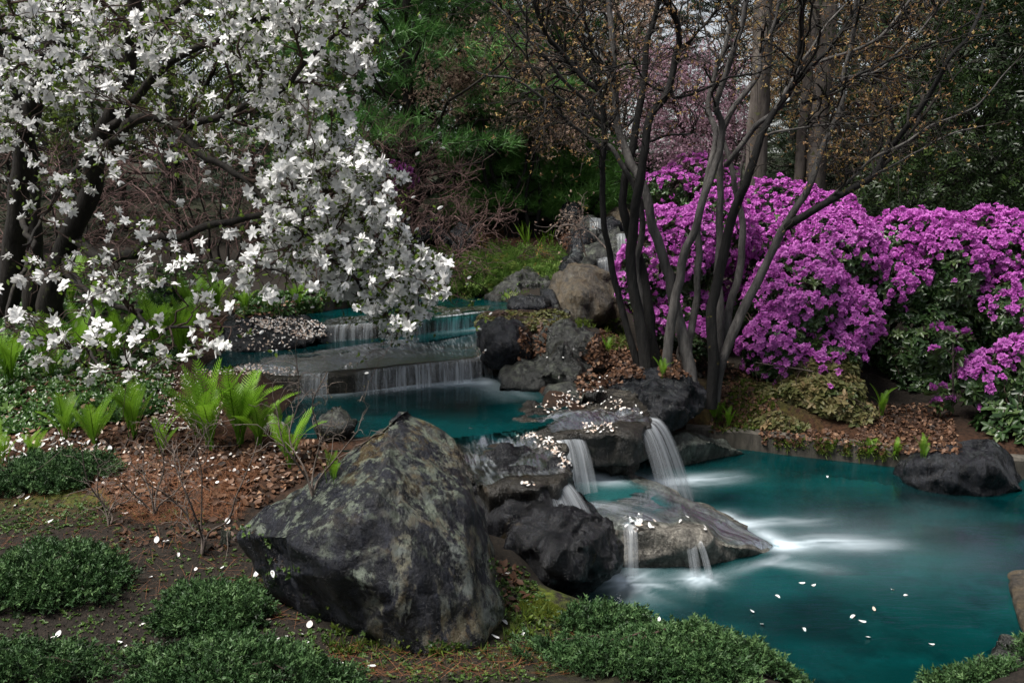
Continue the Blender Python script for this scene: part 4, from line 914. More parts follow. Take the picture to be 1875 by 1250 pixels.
# ------------------------------------------------------------------ magnolia
def build_magnolia():
    g = np.random.default_rng(21)
    sk = Skel()
    base1, base2 = S(20, 565, 7.3), S(95, 560, 7.2)
    t = thing('magnolia_tree', 'white flowering magnolia spreading over the pools on the left', 'tree', (base1 + base2) / 2)
    off = np.array(t.location)
    stems = [([S(10, 575, 7.3), S(25, 470, 7.2), S(32, 380, 7.1), S(50, 240, 7.0), S(82, 110, 6.9), S(110, 0, 6.8), S(120, -90, 6.7)], .10, .05),
             ([S(90, 575, 7.2), S(108, 500, 7.1), S(130, 430, 7.0), S(165, 350, 6.9), S(186, 265, 6.8), S(212, 190, 6.7), S(236, 110, 6.6), S(245, 10, 6.5), S(255, -90, 6.4)], .10, .04),
             ([S(60, 575, 7.5), S(62, 450, 7.5), S(55, 300, 7.5), S(20, 150, 7.4), S(-60, 0, 7.3)], .08, .04)]
    limbs = [([S(186, 275, 6.8), S(235, 228, 6.5), S(279, 215, 6.3), S(322, 232, 6.1), S(353, 228, 6.0), S(403, 213, 5.9), S(470, 180, 5.8), S(540, 140, 5.7), S(610, 70, 5.6)], .045, .012),
             ([S(325, 232, 6.1), S(345, 255, 6.0), S(380, 290, 5.9), S(420, 316, 5.8), S(470, 350, 5.7), S(540, 410, 5.6), S(610, 480, 5.55), S(680, 545, 5.5)], .032, .008),
             ([S(140, 440, 7.0), S(200, 475, 6.7), S(235, 464, 6.5), S(279, 440, 6.3), S(353, 424, 6.1), S(437, 403, 6.0), S(540, 385, 5.9), S(650, 400, 5.8), S(760, 450, 5.7), S(820, 470, 5.65)], .045, .008),
             ([S(120, 480, 7.0), S(140, 515, 6.6), S(195, 548, 6.2), S(242, 566, 5.8), S(268, 588, 5.5), S(302, 608, 5.3), S(380, 600, 5.1)], .03, .007),
             ([S(200, 230, 6.7), S(300, 130, 6.4), S(420, 60, 6.2), S(560, 20, 6.0), S(650, 20, 5.9)], .035, .01),
             ([S(90, 100, 6.9), S(0, 60, 6.5), S(-80, 40, 6.2)], .03, .01), ([S(50, 250, 7.0), S(-30, 220, 6.4), S(-100, 260, 6.0)], .03, .01),
             ([S(235, 110, 6.6), S(320, 20, 6.3), S(420, -60, 6.1)], .03, .01), ([S(33, 390, 7.1), S(60, 450, 6.4), S(30, 520, 5.8), S(10, 600, 5.3)], .025, .007),
             ([S(279, 442, 6.3), S(360, 470, 6.0), S(440, 480, 5.8), S(540, 510, 5.7)], .02, .006), ([S(120, 470, 6.9), S(170, 560, 6.0), S(160, 640, 5.3), S(200, 690, 4.9)], .02, .006),
             ([S(186, 265, 6.8), S(120, 330, 6.2), S(80, 400, 5.8), S(40, 450, 5.5)], .022, .007)]
    for k, (pts, r0, r1) in enumerate(stems):
        c, R = sk.limb(pts, r0, r1, 40, .03)
        mb = MB(); tube_mb(mb, c[None], R[None], 10); obj('trunk', mb.mesh('magnolia_trunk', M_BARK_MAG, True, off), t)
    LIMB = []
    for k, (pts, r0, r1) in enumerate(limbs):
        c, R = sk.limb(pts, r0, r1, 34, .04)
        mb1 = MB(); tube_mb(mb1, c[None], R[None], 7); LIMB.append((c, obj('branch', mb1.mesh('magnolia_limb', M_BARK_MAG, True, off), t)))
    # where blossom hangs, as measured (regions with their depth and share)
    REG = [([(430, -80), (700, -80), (690, 60), (680, 150), (640, 240), (560, 330), (470, 250), (430, 100)], 5.3, 6.3, 720),
           ([(-120, -100), (460, -100), (450, 120), (300, 130), (-120, 230)], 5.0, 7.0, 720),
           ([(-120, 200), (300, 120), (480, 170), (520, 300), (250, 330), (-120, 350)], 5.2, 6.8, 170),
           ([(-120, 330), (300, 330), (500, 340), (480, 470), (-120, 500)], 5.2, 6.6, 60),
           ([(560, 260), (650, 250), (745, 325), (700, 350), (770, 450), (845, 475), (825, 540), (760, 600), (735, 640), (700, 610), (640, 560), (560, 470), (470, 330)], 5.2, 6.2, 1080),
           ([(470, 320), (600, 450), (690, 560), (590, 540), (480, 480)], 5.4, 6.4, 170),
           ([(250, 440), (480, 440), (600, 540), (560, 560), (400, 540), (250, 500)], 5.0, 6.0, 50),
           ([(-60, 460), (250, 470), (420, 560), (440, 650), (380, 640), (300, 690), (190, 720), (60, 700), (-60, 620)], 4.5, 5.3, 125)]
    fl = []; az = []
    for poly, y0, y1, n in REG:
        uv = polypts(n, poly, g); fl.append(Q(uv[:, 0], uv[:, 1], g.uniform(y0, y1, n)))
    fl = np.concatenate(fl)
    # gather into loose clusters the way they sit on spur twigs
    seeds = fl[g.choice(len(fl), 420, replace=False)]
    nn = np.argmin(((fl[:, None] - seeds[None]) ** 2).sum(2), 1); fl = fl + (seeds[nn] - fl) * g.uniform(.0, .55, len(fl))[:, None]
    sel = g.choice(len(seeds), 70, replace=False)
    PA, RA = sk.grow(seeds[sel], 8, .006, .7, .05, .4, .02, .8, True, g)
    PB, RB = sk.grow(seeds, 7, .0035, .7, .07, .45, .0, .7, True, g)
    PC, RC = sk.grow(fl, 6, .0022, .7, .10, .5, .02, .6, True, g)
    # bare spur twigs without blossom
    ex = np.concatenate([fl[g.choice(len(fl), 900)] + g.normal(size=(900, 3)) * .14])
    PD, RD = sk.grow(ex, 5, .0014, .6, .12, .5, 0, .6, False, g)
    mb = MB(); tube_mb(mb, PA, RA, 6); tube_mb(mb, PB, RB, 5); tube_mb(mb, PC, RC, 4); tube_mb(mb, PD, RD, 3)
    obj('twigs', mb.mesh('magnolia_twigs', M_TWIG, True, off), t, kind='stuff')
    tp, td = tips(PC); d = unit(td * .7 + rnd_dirs(len(tp), .1, g) * .9 + np.array([0, -.35, 0]))
    size = g.uniform(.05, .098, len(tp)); kind = g.choice(len(MAG), len(tp), p=[.2, .2, .2, .15, .1, .09, .06])
    meshes = [mesh_np('magnolia_flower', V, F, M_PETAL, True, attrs={'var': np.clip(.45 + .5 * np.linalg.norm(V, axis=1), 0, 1)}) for V, F in MAG]
    near = np.argsort(np.linalg.norm(tp - [0, 0, CAMZ], axis=1)); uu, vv = px(tp)
    inview = (uu > 0) & (uu < 1875) & (vv > 0); near = near[inview[near]]
    first = near[:300]; rest = np.setdiff1d(np.arange(len(tp)), first)
    Rm = frames(d, g.uniform(0, 6.28, len(d)))
    from mathutils import Matrix
    for i in first:
        o = obj('flower', meshes[kind[i]], LIMB[int(np.argmin([((c - tp[i]) ** 2).sum(1).min() for c, _ in LIMB]))][1]); M4 = Matrix(Rm[i].tolist()).to_4x4()
        o.matrix_basis = Matrix.Translation(Vector(tp[i] - off)) @ M4 @ Matrix.Scale(size[i], 4)
    mb = MB(); LOW = [magnolia_flower(k, o, 3) for k, o in enumerate([1.0, .92, .8, .65, 1.05, .5, .3])]
    for k, (V, F) in enumerate(LOW):
        s = rest[kind[rest] == k]
        if len(s): W, G_ = scatter(V, F, tp[s], Rm[s], size[s]); mb.add(W, G_, np.tile(np.clip(.45 + .5 * np.linalg.norm(V, axis=1), 0, 1), len(s)))
    obj('blossoms', mb.mesh('magnolia_blossoms', M_PETAL, True, off), t, kind='stuff')
    mb = MB(); bt, bd = tips(PD); s = g.random(len(bt)) < .25
    W, G_ = scatter(*BUD, bt[s], frames(unit(bd[s] + [0, 0, .6])), g.uniform(.05, .08, s.sum())); mb.add(W, G_, .55)
    obj('buds', mb.mesh('magnolia_buds', M_PETAL, True, off), t, kind='stuff')
    mb = MB(); lp = np.concatenate([bt, PC[:, -2], PC[:, 3], PB[:, -2], PD[:, 2]]); lp = lp[g.random(len(lp)) < .62]; lp = np.repeat(lp, 2, 0) + g.normal(size=(2 * len(lp), 3)) * .015
    pick_scatter(mb, [leaf6(.5, .12, .4, .3), leaf6(.45, .14, -.3, .4)], lp, rnd_dirs(len(lp), .6, g), g.uniform(.05, .085, len(lp)), g.uniform(0, 1, len(lp)))
    obj('leaves', mb.mesh('magnolia_leaves', M_LEAF_MAG, True, off), t, kind='stuff')
build_magnolia()

# ------------------------------------------------------------------ the bare multi-stemmed maples in the middle
def P3(pts, y0, y1, wob=.0, seed=0):
    n = len(pts); g = np.random.default_rng(seed); ph = g.uniform(0, 6)
    return [Q(u, v, y0 + (y1 - y0) * i / (n - 1) + wob * math.sin(ph + i * .9)) for i, (u, v) in enumerate(pts)]
DY = .65
def build_maple(label, base, stems, branches, targets, seed, n_mid=120, n_fine=900):
    g = np.random.default_rng(seed); sk = Skel(); t = thing('maple_tree', label, 'tree', base); off = np.array(t.location)
    for (pts, y0, y1, r0, r1, black) in stems:
        c, R = sk.limb(P3(pts, y0 + DY, y1 + DY, .05, seed), r0 * .88, r1 * .82, 60, .018)
        mb = MB(); tube_mb(mb, c[None], R[None] * (1 + .10 * fbm(c * 9, 2, 4))[None], 12); obj('stem', mb.mesh('maple_stem', M_BARK_BLACK if black else M_BARK_GREY, True, off), t)
    for (pts, y0, y1, r0, r1, black) in branches:
        c, R = sk.limb(P3(pts, y0 + DY, y1 + DY, .08, seed + 1), r0, r1, 40, .02)
        mb = MB(); tube_mb(mb, c[None], R[None], 8); obj('branch', mb.mesh('maple_branch', M_BARK_BLACK if black else M_BARK_GREY, True, off), t)
    A = []
    for poly, y0, y1, n in targets:
        uv = polypts(n, poly, g); A.append(Q(uv[:, 0], uv[:, 1], g.uniform(y0, y1, n) + DY))
    A = np.concatenate(A)
    PA, RA = sk.grow(A[:n_mid], 9, .006, .6, .05, .5, .03, 1.6, True, g, rmax=.014)
    PB, RB = sk.grow(A[n_mid:], 8, .0028, .6, .07, .5, .02, 1.4, True, g, rmax=.008)
    fine = A[g.choice(len(A), n_fine)] + g.normal(size=(n_fine, 3)) * [.22, .22, .15]
    PC, RC = sk.grow(fine, 5, .0015, .6, .09, .5, .03, 1.0, True, g, rmax=.004)
    mb = MB(); tube_mb(mb, PA, RA, 6); tube_mb(mb, PB, RB, 5); tube_mb(mb, PC, RC, 3)
    obj('twigs', mb.mesh('maple_twigs', M_BARK_MAG, True, off), t, kind='stuff')
    tp = np.concatenate([PC[:, -1], PC[:, -2], PC[:, -3]]); tp = np.repeat(tp, 2, 0) + g.normal(size=(2 * len(tp), 3)) * .02
    tp = tp[g.random(len(tp)) < .22]
    mb = MB(); pick_scatter(mb, [far_rosette(3, .5, .12, .2, 1), far_rosette(4, .45, .1, -.2, 2)], tp, rnd_dirs(len(tp), -.2, g), g.uniform(.022, .045, len(tp)), g.uniform(0, 1, len(tp)))
    obj('leaves', mb.mesh('maple_leaves', M_ORANGE, True, off), t, kind='stuff')
build_maple('bare dark multi-stemmed tree rising behind the angular boulder, the one on the left', T(1190, 690, .5),
    [([(1173, 690), (1151, 613), (1131, 535), (1117, 475), (1109, 418), (1104, 334), (1105, 260), (1103, 180), (1070, 146), (1048, 118), (1022, 87), (1004, 66), (985, 20), (960, -60)], 5.85, 5.5, .030, .014, 1),
     ([(1203, 690), (1192, 600), (1184, 540), (1176, 490), (1158, 440), (1146, 405), (1141, 360), (1157, 280), (1168, 207), (1179, 140), (1182, 84), (1193, 50), (1207, 0), (1215, -70)], 5.95, 6.1, .050, .020, 1),
     ([(1188, 692), (1178, 620), (1164, 552), (1154, 468), (1158, 418), (1166, 367), (1176, 310), (1182, 266), (1190, 213), (1218, 174), (1238, 106), (1246, 87), (1238, 36), (1224, 0), (1215, -60)], 5.8, 5.6, .052, .018, 1),
     ([(1265, 700), (1252, 636), (1243, 586), (1233, 535), (1218, 478), (1201, 428), (1188, 374), (1176, 332), (1157, 300), (1140, 260), (1129, 218), (1126, 168), (1123, 112), (1118, 28), (1110, -60)], 5.8, 6.0, .056, .022, 0),
     ([(1218, 690), (1226, 619), (1235, 555), (1245, 518), (1255, 468), (1268, 428), (1282, 384), (1299, 334), (1312, 300), (1319, 266), (1322, 224), (1313, 193), (1327, 140), (1347, 84), (1361, 34), (1372, -60)], 5.75, 5.7, .042, .02, 0),
     ([(1258, 660), (1262, 620), (1268, 596), (1277, 535), (1279, 468), (1277, 418), (1285, 370), (1298, 310), (1309, 256), (1300, 190), (1308, 134), (1330, 84), (1339, 0), (1343, -60)], 5.9, 6.2, .034, .018, 0),
     ([(1180, 690), (1176, 600), (1170, 520), (1168, 470), (1178, 430), (1170, 360), (1150, 320), (1120, 270), (1097, 262)], 6.0, 5.9, .04, .016, 0)],
    [([(1116, 165), (1070, 134), (1023, 87), (1000, 67), (949, 7), (930, -40)], 5.9, 5.6, .014, .006, 0), ([(1129, 240), (1104, 222), (1064, 175), (1020, 131), (993, 97), (953, 50), (896, 0), (870, -30)], 6.0, 5.5, .018, .006, 0),
     ([(1120, 270), (1097, 265), (1050, 232), (1010, 195), (953, 151), (902, 138), (872, 128)], 5.9, 5.3, .016, .005, 0), ([(1105, 235), (1060, 205), (1000, 160), (960, 100), (930, 60)], 5.7, 5.2, .012, .004, 0),
     ([(1190, 258), (1215, 250), (1243, 243), (1268, 242), (1280, 245)], 5.7, 5.4, .01, .005, 1), ([(1126, 165), (1080, 60), (1040, 10), (1010, -50)], 6.0, 6.4, .014, .006, 0),
     ([(1168, 210), (1140, 230), (1112, 216), (1180, 150), (1200, 110)], 6.0, 6.3, .008, .004, 1), ([(1238, 106), (1270, 70), (1310, 20), (1330, -40)], 5.6, 5.3, .012, .006, 1), ([(1220, 170), (1180, 150), (1158, 120), (1118, 122)], 5.7, 5.4, .010, .004, 1),
     ([(1230, 180), (1280, 165), (1330, 145), (1375, 138), (1420, 115)], 5.7, 5.4, .011, .005, 1)],
    [([(880, -60), (1120, -60), (1160, 160), (1110, 250), (1000, 230), (930, 140)], 5.1, 6.3, 260), ([(1110, -60), (1400, -60), (1390, 150), (1200, 240)], 5.2, 6.4, 190), ([(960, 180), (1120, 220), (1110, 300), (1040, 280), (960, 240)], 5.1, 5.8, 50)], 31, 90, 1100)
build_maple('bare grey multi-stemmed tree leaning right over the magenta rhododendrons', T(1302, 740, .27),
    [([(1300, 748), (1307, 670), (1302, 586), (1315, 518), (1326, 461), (1336, 411), (1352, 360), (1366, 335), (1383, 294), (1395, 246), (1420, 201), (1445, 168), (1462, 118), (1467, 70), (1470, 14), (1474, -60)], 5.85, 5.6, .050, .018, 1),
     ([(1303, 745), (1312, 660), (1318, 602), (1315, 501), (1317, 434), (1319, 367), (1319, 280), (1327, 232), (1353, 190), (1389, 140), (1397, 92), (1414, 50), (1432, -20)], 6.0, 6.0, .044, .014, 0),
     ([(1306, 740), (1319, 653), (1336, 562), (1352, 502), (1359, 434), (1358, 405), (1349, 360), (1338, 305), (1326, 269), (1310, 230)], 6.05, 6.3, .042, .018, 0),
     ([(1308, 735), (1318, 680), (1336, 623), (1359, 569), (1386, 512), (1413, 461), (1436, 415), (1459, 378), (1488, 324), (1506, 270), (1538, 205), (1546, 144), (1556, 90), (1564, 29), (1567, -60)], 5.9, 5.7, .046, .016, 0)],
    [([(1440, 412), (1462, 400), (1506, 374), (1560, 346), (1600, 320), (1618, 281), (1646, 252), (1686, 202), (1718, 144), (1740, 108), (1776, 65), (1798, 18), (1815, -50)], 5.78, 5.4, .030, .010, 1),
     ([(1330, 300), (1340, 289), (1380, 234), (1409, 210), (1430, 184), (1452, 151), (1499, 115), (1560, 94), (1614, 65), (1661, 14), (1690, -40)], 6.0, 5.8, .022, .008, 0),
     ([(1445, 168), (1470, 140), (1500, 110), (1524, 83), (1553, 36), (1600, -40)], 5.65, 5.4, .018, .008, 1), ([(1470, 190), (1510, 180), (1550, 150), (1596, 126), (1650, 100), (1704, 79), (1780, 40)], 5.65, 5.3, .014, .006, 1),
     ([(1420, 201), (1440, 170), (1465, 120), (1500, 60), (1560, 0)], 5.6, 5.9, .012, .006, 0), ([(1395, 250), (1440, 240), (1490, 230), (1550, 225), (1590, 240)], 5.7, 5.3, .010, .004, 0),
     ([(1506, 374), (1545, 340), (1600, 290), (1660, 262), (1720, 225), (1790, 190), (1850, 120)], 5.7, 5.2, .012, .005, 0), ([(1600, 320), (1640, 300), (1690, 275), (1740, 245), (1800, 230)], 5.6, 5.2, .010, .004, 0), ([(1546, 144), (1600, 130), (1680, 60), (1740, 0)], 5.7, 5.4, .012, .005, 0)],
    [([(1380, -60), (1820, -60), (1780, 110), (1640, 260), (1480, 240), (1400, 130)], 5.0, 6.3, 330), ([(1500, 220), (1640, 230), (1760, 150), (1740, 260), (1600, 330), (1520, 300)], 5.1, 6.0, 90)], 37, 80, 1000)

# ------------------------------------------------------------------ rhododendrons and other leafy shrubs
def lobe_points(lobes, n, g, inset=.0, up=.35):
    """points on the outer skin of a group of ellipsoids, with outward directions"""
    C = np.array([Q(u, v, Y) for u, v, Y, *_ in lobes]); Rr = np.array([[a * Y / FPX, d, b * Y / FPX] for u, v, Y, a, b, d in lobes])
    area = (Rr[:, 0] * Rr[:, 2] + Rr[:, 1] * Rr[:, 2] + Rr[:, 0] * Rr[:, 1]); P, D = [], []; tot = 0
    while tot < n:
        k = g.choice(len(C), n * 2, p=area / area.sum()); d = unit(g.normal(size=(n * 2, 3)))
        bump_ = 1 + .36 * fbm((C[k] + d * Rr[k]) * 3.4, 3, 77)
        p = C[k] + d * Rr[k] * (bump_ - inset - np.abs(g.normal(size=n * 2)) * .07)[:, None]
        ok = np.ones(len(p), bool)
        for j in range(len(C)): ok &= (j == k) | ((((p - C[j]) / Rr[j]) ** 2).sum(1) > .8)
        ok &= d[:, 1] < .62
        ok &= p[:, 2] > H(p[:, 0], p[:, 1], False) + .03
        nn_ = unit(d / Rr[k]); nn_[:, 2] += up
        P.append(p[ok]); D.append(unit(nn_)[ok]); tot += ok.sum()
    return np.concatenate(P)[:n], np.concatenate(D)[:n]
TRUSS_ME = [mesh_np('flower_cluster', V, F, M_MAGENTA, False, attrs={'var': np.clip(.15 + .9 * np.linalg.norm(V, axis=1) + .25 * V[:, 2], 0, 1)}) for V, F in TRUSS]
ROSE = [leaf_rosette(7, .5, .13, .35, -.5, k) for k in range(3)] + [leaf_rosette(5, .55, .13, .1, -.4, 7)]
from mathutils import Matrix
def shrub(label, name, lobes, base, n_fl, n_lf, seed, fl_size=(.048, .08), lf_size=(.08, .13), leaf_mat_=None, low=0.0, cat='shrub', group=None, bark=None, keep=260, flow_thr=-.15, stem_r=.022):
    g = np.random.default_rng(seed); t = thing(name, label, cat, base, group); off = np.array(base, float)
    n_fl, n_lf = int(n_fl * .85), int(n_lf * .82)
    sk = Skel(); cs = np.array([Q(u, v, Y) for u, v, Y, *_ in lobes])
    P, D = lobe_points(lobes, n_fl + n_lf, g)
    stems_, ends_ = [], []
    for k in range(6):
        c = cs[k % len(cs)] + g.normal(size=3) * .12; b = off + np.array([g.normal() * .08, g.normal() * .08, -.02])
        mid = (b + c) / 2 + g.normal(size=3) * .07; cc, R = sk.limb([b, mid, c], stem_r, stem_r * .4, 14)
        mb = MB(); tube_mb(mb, cc[None], R[None], 6); stems_.append(obj('stem', mb.mesh(name + '_stem', bark or M_BARK_MAG, True, off), t)); ends_.append(c)
    nb = min(160, len(P)); PB, RB = sk.grow(P[g.choice(len(P), nb, replace=False)], 6, .003, .6, .06, .4, 0, .8, True, g, rmax=.008)
    PC, RC = sk.grow(P[g.choice(len(P), min(220, len(P)), replace=False)], 5, .0016, .6, .08, .4, 0, .8, False, g, rmax=.004)
    mb = MB(); tube_mb(mb, PB, RB, 4); tube_mb(mb, PC, RC, 3); obj('twigs', mb.mesh(name + '_twigs', M_TWIG, True, off), t, kind='stuff')
    # blossom gathers in patches and thins out towards the skirts of the bush
    zmin, zmax = P[:, 2].min(), P[:, 2].max(); hh = (P[:, 2] - zmin) / (zmax - zmin + 1e-6)
    score = fbm(P * 2.6, 3, seed) * .9 + (hh - low) * 1.1 - flow_thr * 0 + g.normal(size=len(P)) * .18 + D[:, 2] * .25
    order = np.argsort(-score); fi, li = order[:n_fl], order[n_fl:]
    if n_fl:
        sz = g.uniform(*fl_size, len(P)); kd = g.integers(0, 5, len(P)); pf = P + D * .02; uu, vv = px(pf)
        vis = (uu > -10) & (uu < 1885) & (vv > -10) & (vv < 1260) & (D[:, 1] < .35)
        cand = fi[vis[fi]]; cand = cand[np.argsort(-(sz[cand] / pf[cand, 1]))]; near = g.permutation(cand[:max(keep, int(len(cand) * .8))])[:keep]; rest = np.setdiff1d(fi, near)
        Rm = frames(unit(D + rnd_dirs(len(P), .1, g) * .3), g.uniform(0, 6.28, len(P)))
        for i in near:
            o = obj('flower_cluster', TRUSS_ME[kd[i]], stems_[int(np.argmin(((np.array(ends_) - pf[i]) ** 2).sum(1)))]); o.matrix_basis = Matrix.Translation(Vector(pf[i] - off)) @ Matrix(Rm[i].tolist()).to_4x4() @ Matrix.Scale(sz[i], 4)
        mb = MB()
        for k, (V, F) in enumerate(TRUSS):
            s = rest[kd[rest] == k]
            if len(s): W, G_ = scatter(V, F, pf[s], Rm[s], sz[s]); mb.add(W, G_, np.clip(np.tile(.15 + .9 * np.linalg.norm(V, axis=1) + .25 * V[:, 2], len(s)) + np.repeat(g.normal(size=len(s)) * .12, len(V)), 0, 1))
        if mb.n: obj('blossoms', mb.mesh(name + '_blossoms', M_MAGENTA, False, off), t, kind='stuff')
    f2 = fi[::2]; lp = np.concatenate([P[li] - D[li] * .02, P[f2] - D[f2] * .05]); ld = np.concatenate([D[li], D[f2]])
    mb = MB(); pick_scatter(mb, ROSE, lp, unit(ld + rnd_dirs(len(lp), .2, g) * .5), g.uniform(*lf_size, len(lp)), np.clip(g.normal(.5, .22, len(lp)), 0, 1))
    obj('leaves', mb.mesh(name + '_leaves', leaf_mat_ or M_RLEAF, True, off), t, kind='stuff')
    return t
def gpt(u, Y, dz=0.0):
    x = (u - 937.5) / FPX * Y * 1.0; return np.array([x, Y, float(H(x, Y)) + dz])
RG = 'magenta rhododendrons on the right bank'
shrub('magenta rhododendron in full bloom behind the left tree stems', 'rhododendron', [(1235, 470, 7.7, 95, 90, .4), (1180, 505, 7.6, 45, 80, .25), (1310, 430, 7.9, 70, 65, .35), (1240, 580, 7.6, 70, 60, .3)], gpt(1230, 7.8), 1150, 750, 1, group=RG)
shrub('tall domed magenta rhododendron at the back of the bank, below the grey trunks', 'rhododendron', [(1430, 425, 8.5, 100, 85, .45), (1505, 425, 8.4, 75, 75, .4), (1360, 470, 8.3, 70, 95, .4), (1390, 580, 8.0, 80, 70, .3)], gpt(1430, 8.5), 1550, 800, 2, group=RG)
shrub('front magenta rhododendron with blossom hanging low toward the pool kerb', 'rhododendron', [(1465, 550, 7.2, 95, 90, .4), (1535, 470, 7.6, 75, 85, .4), (1420, 635, 7.0, 62, 70, .28), (1550, 590, 7.15, 52, 62, .3), (1500, 650, 7.0, 80, 50, .3)], gpt(1480, 7.25), 1700, 1000, 3, group=RG)
shrub('broad magenta rhododendron with a dark leafy hollow beneath it', 'rhododendron', [(1670, 460, 7.9, 100, 75, .45), (1640, 520, 7.6, 70, 60, .35), (1735, 500, 7.6, 85, 80, .4), (1680, 630, 7.5, 105, 95, .35), (1690, 730, 7.3, 90, 60, .25)], gpt(1690, 7.8), 1300, 1600, 4, group=RG)
shrub('magenta rhododendron at the far right edge in front of the yew', 'rhododendron', [(1830, 470, 7.6, 85, 75, .45), (1860, 570, 7.3, 75, 95, .4), (1900, 640, 7.2, 80, 90, .4)], gpt(1850, 7.6), 1150, 1200, 5, group=RG)
shrub('small distant magenta rhododendron glimpsed between the tree stems', 'rhododendron', [(1275, 322, 11.2, 60, 36, .4), (1225, 345, 11.0, 45, 35, .4), (1300, 370, 10.8, 60, 45, .4)], gpt(1270, 11.2), 420, 300, 6, group=RG, keep=120)
shrub('sparse young rhododendron above the domed boulder in the pool', 'rhododendron', [(1850, 790, 6.25, 65, 60, .25), (1810, 700, 6.5, 55, 50, .25), (1870, 700, 6.5, 60, 80, .25)], gpt(1840, 6.5), 110, 330, 7, (.075, .1), (.12, .18), group=RG, keep=110)
shrub('tan leaved azalea shrub at the kerb below the front rhododendron', 'azalea_shrub', [(1500, 725, 6.75, 90, 55, .3), (1440, 775, 6.6, 75, 32, .22), (1560, 765, 6.65, 50, 50, .25), (1500, 670, 6.9, 70, 35, .25), (1400, 740, 6.8, 40, 40, .2)], gpt(1500, 6.75), 30, 1500, 8, (.06, .08), (.085, .13), M_TANLEAF, 0, 'shrub', None, M_TWIG_PALE, 30, stem_r=.01)
shrub('magenta azalea tuft at the feet of the tree stems', 'azalea_shrub', [(1290, 625, 7.0, 50, 35, .25)], gpt(1290, 7.0), 60, 170, 9, (.06, .08), (.06, .1), None, keep=60)
shrub('distant magenta azalea peeping through the bare thicket', 'azalea_shrub', [(715, 330, 11.2, 50, 30, .3)], gpt(715, 11.2), 110, 60, 10, (.07, .1), (.06, .1), None, keep=60)
shrub('low reddish green cotoneaster over the black boulder by the weir', 'cotoneaster_shrub', [(940, 590, 7.1, 65, 22, .3), (1000, 585, 7.1, 50, 18, .25), (890, 590, 7.0, 25, 20, .2)], gpt(950, 7.1, .02), 0, 1100, 11, lf_size=(.03, .055), stem_r=.0035, leaf_mat_=leaf_mat('cotoneaster_leaf', [(0, (.05, .06, .015)), (.6, (.12, .13, .035)), (1, (.19, .11, .05))], .45, .3))
# young rhododendron whip in the hollow
def whip():
    b = gpt(1745, 6.6); t = thing('rhododendron_sapling', 'thin stemmed rhododendron sapling with a few magenta clusters in the dark hollow', 'shrub', b, None); sk = Skel()
    c, R = sk.limb([b, S(1746, 740, 6.55), S(1745, 680, 6.5), S(1745, 630, 6.5)], .011, .006, 20, .01); mb = MB(); tube_mb(mb, c[None], R[None], 6); obj('stem', mb.mesh('whip_stem', M_TWIG_PALE, True, b), t)
    uv = [(1712, 642), (1740, 610), (1770, 612), (1716, 600), (1755, 648), (1765, 670), (1705, 715), (1725, 712), (1740, 735), (1715, 738), (1770, 722), (1785, 660)]
    E = np.array([S(u, v, 6.45 + .05 * (k % 3)) for k, (u, v) in enumerate(uv)]); P, R = sk.grow(E, 6, .002, .6, .06); mb = MB(); tube_mb(mb, P, R, 5); obj('twigs', mb.mesh('whip_twigs', M_TWIG_PALE, True, b), t, kind='stuff')
    for k, e in enumerate(E): o = obj('flower_cluster', TRUSS_ME[k % 5], t, loc=e - b); o.scale = (.1,) * 3; o.rotation_euler = (.3 * (k % 3) - .3, .2, k)
    mb = MB(); pick_scatter(mb, ROSE, np.repeat(E, 2, 0) - [0, 0, .02], rnd_dirs(24, .6), .14, .7); obj('leaves', mb.mesh('whip_leaves', M_RLEAF, True, b), t, kind='stuff')
whip()

# ------------------------------------------------------------------ ferns
def frond_mesh(seed, pairs=24, arch=.55, name='frond'):
    g = np.random.default_rng(seed); n = pairs; t = np.linspace(0, 1, n + 6); ang = .12 + arch * t ** 1.6
    st = 1.0 / (n + 5); x = np.concatenate([[0], np.cumsum(np.sin(ang[:-1]) * st)]); z = np.concatenate([[0], np.cumsum(np.cos(ang[:-1]) * st)]); c = np.stack([x, 0 * x, z], -1); mb = MB()
    R = .010 * (1 - .85 * t); tube_mb(mb, c[None], R[None], 4, .15)
    tn = unit(np.gradient(c, axis=0)); prof = np.sin(np.pi * np.clip((t - .16) / .86, 0, 1)) ** .75
    for i in range(5, len(t) - 1):
        L = .125 * prof[i] * g.uniform(.9, 1.1)
        if L < .006: continue
        for s in (-1, 1):
            d = unit(np.array([0, s, 0]) * .86 + tn[i] * .5); nrm = unit(np.cross(tn[i], d)); q = np.cross(nrm, d); m_ = 7; V = []
            for k in range(m_ + 1):                       # a toothed pinna: width pulses between the lobes
                f = k / m_; w = .0135 * (1 - f) ** .6 * (1.0 if k % 2 else .55); o = c[i] + d * L * f + nrm * s * (.012 * f * f) + tn[i] * .03 * f * f
                V += [o - q * w, o + q * w]
            F = [[2 * k, 2 * k + 1, 2 * k + 3, 2 * k + 2] for k in range(m_)]; mb.add(np.array(V), np.array(F), .35 + .6 * prof[i] * g.uniform(.6, 1))
    return mb.mesh(name, M_FERN, False)
FROND = [frond_mesh(k, 22 + 2 * (k % 3), .55 + .25 * (k % 4)) for k in range(5)]
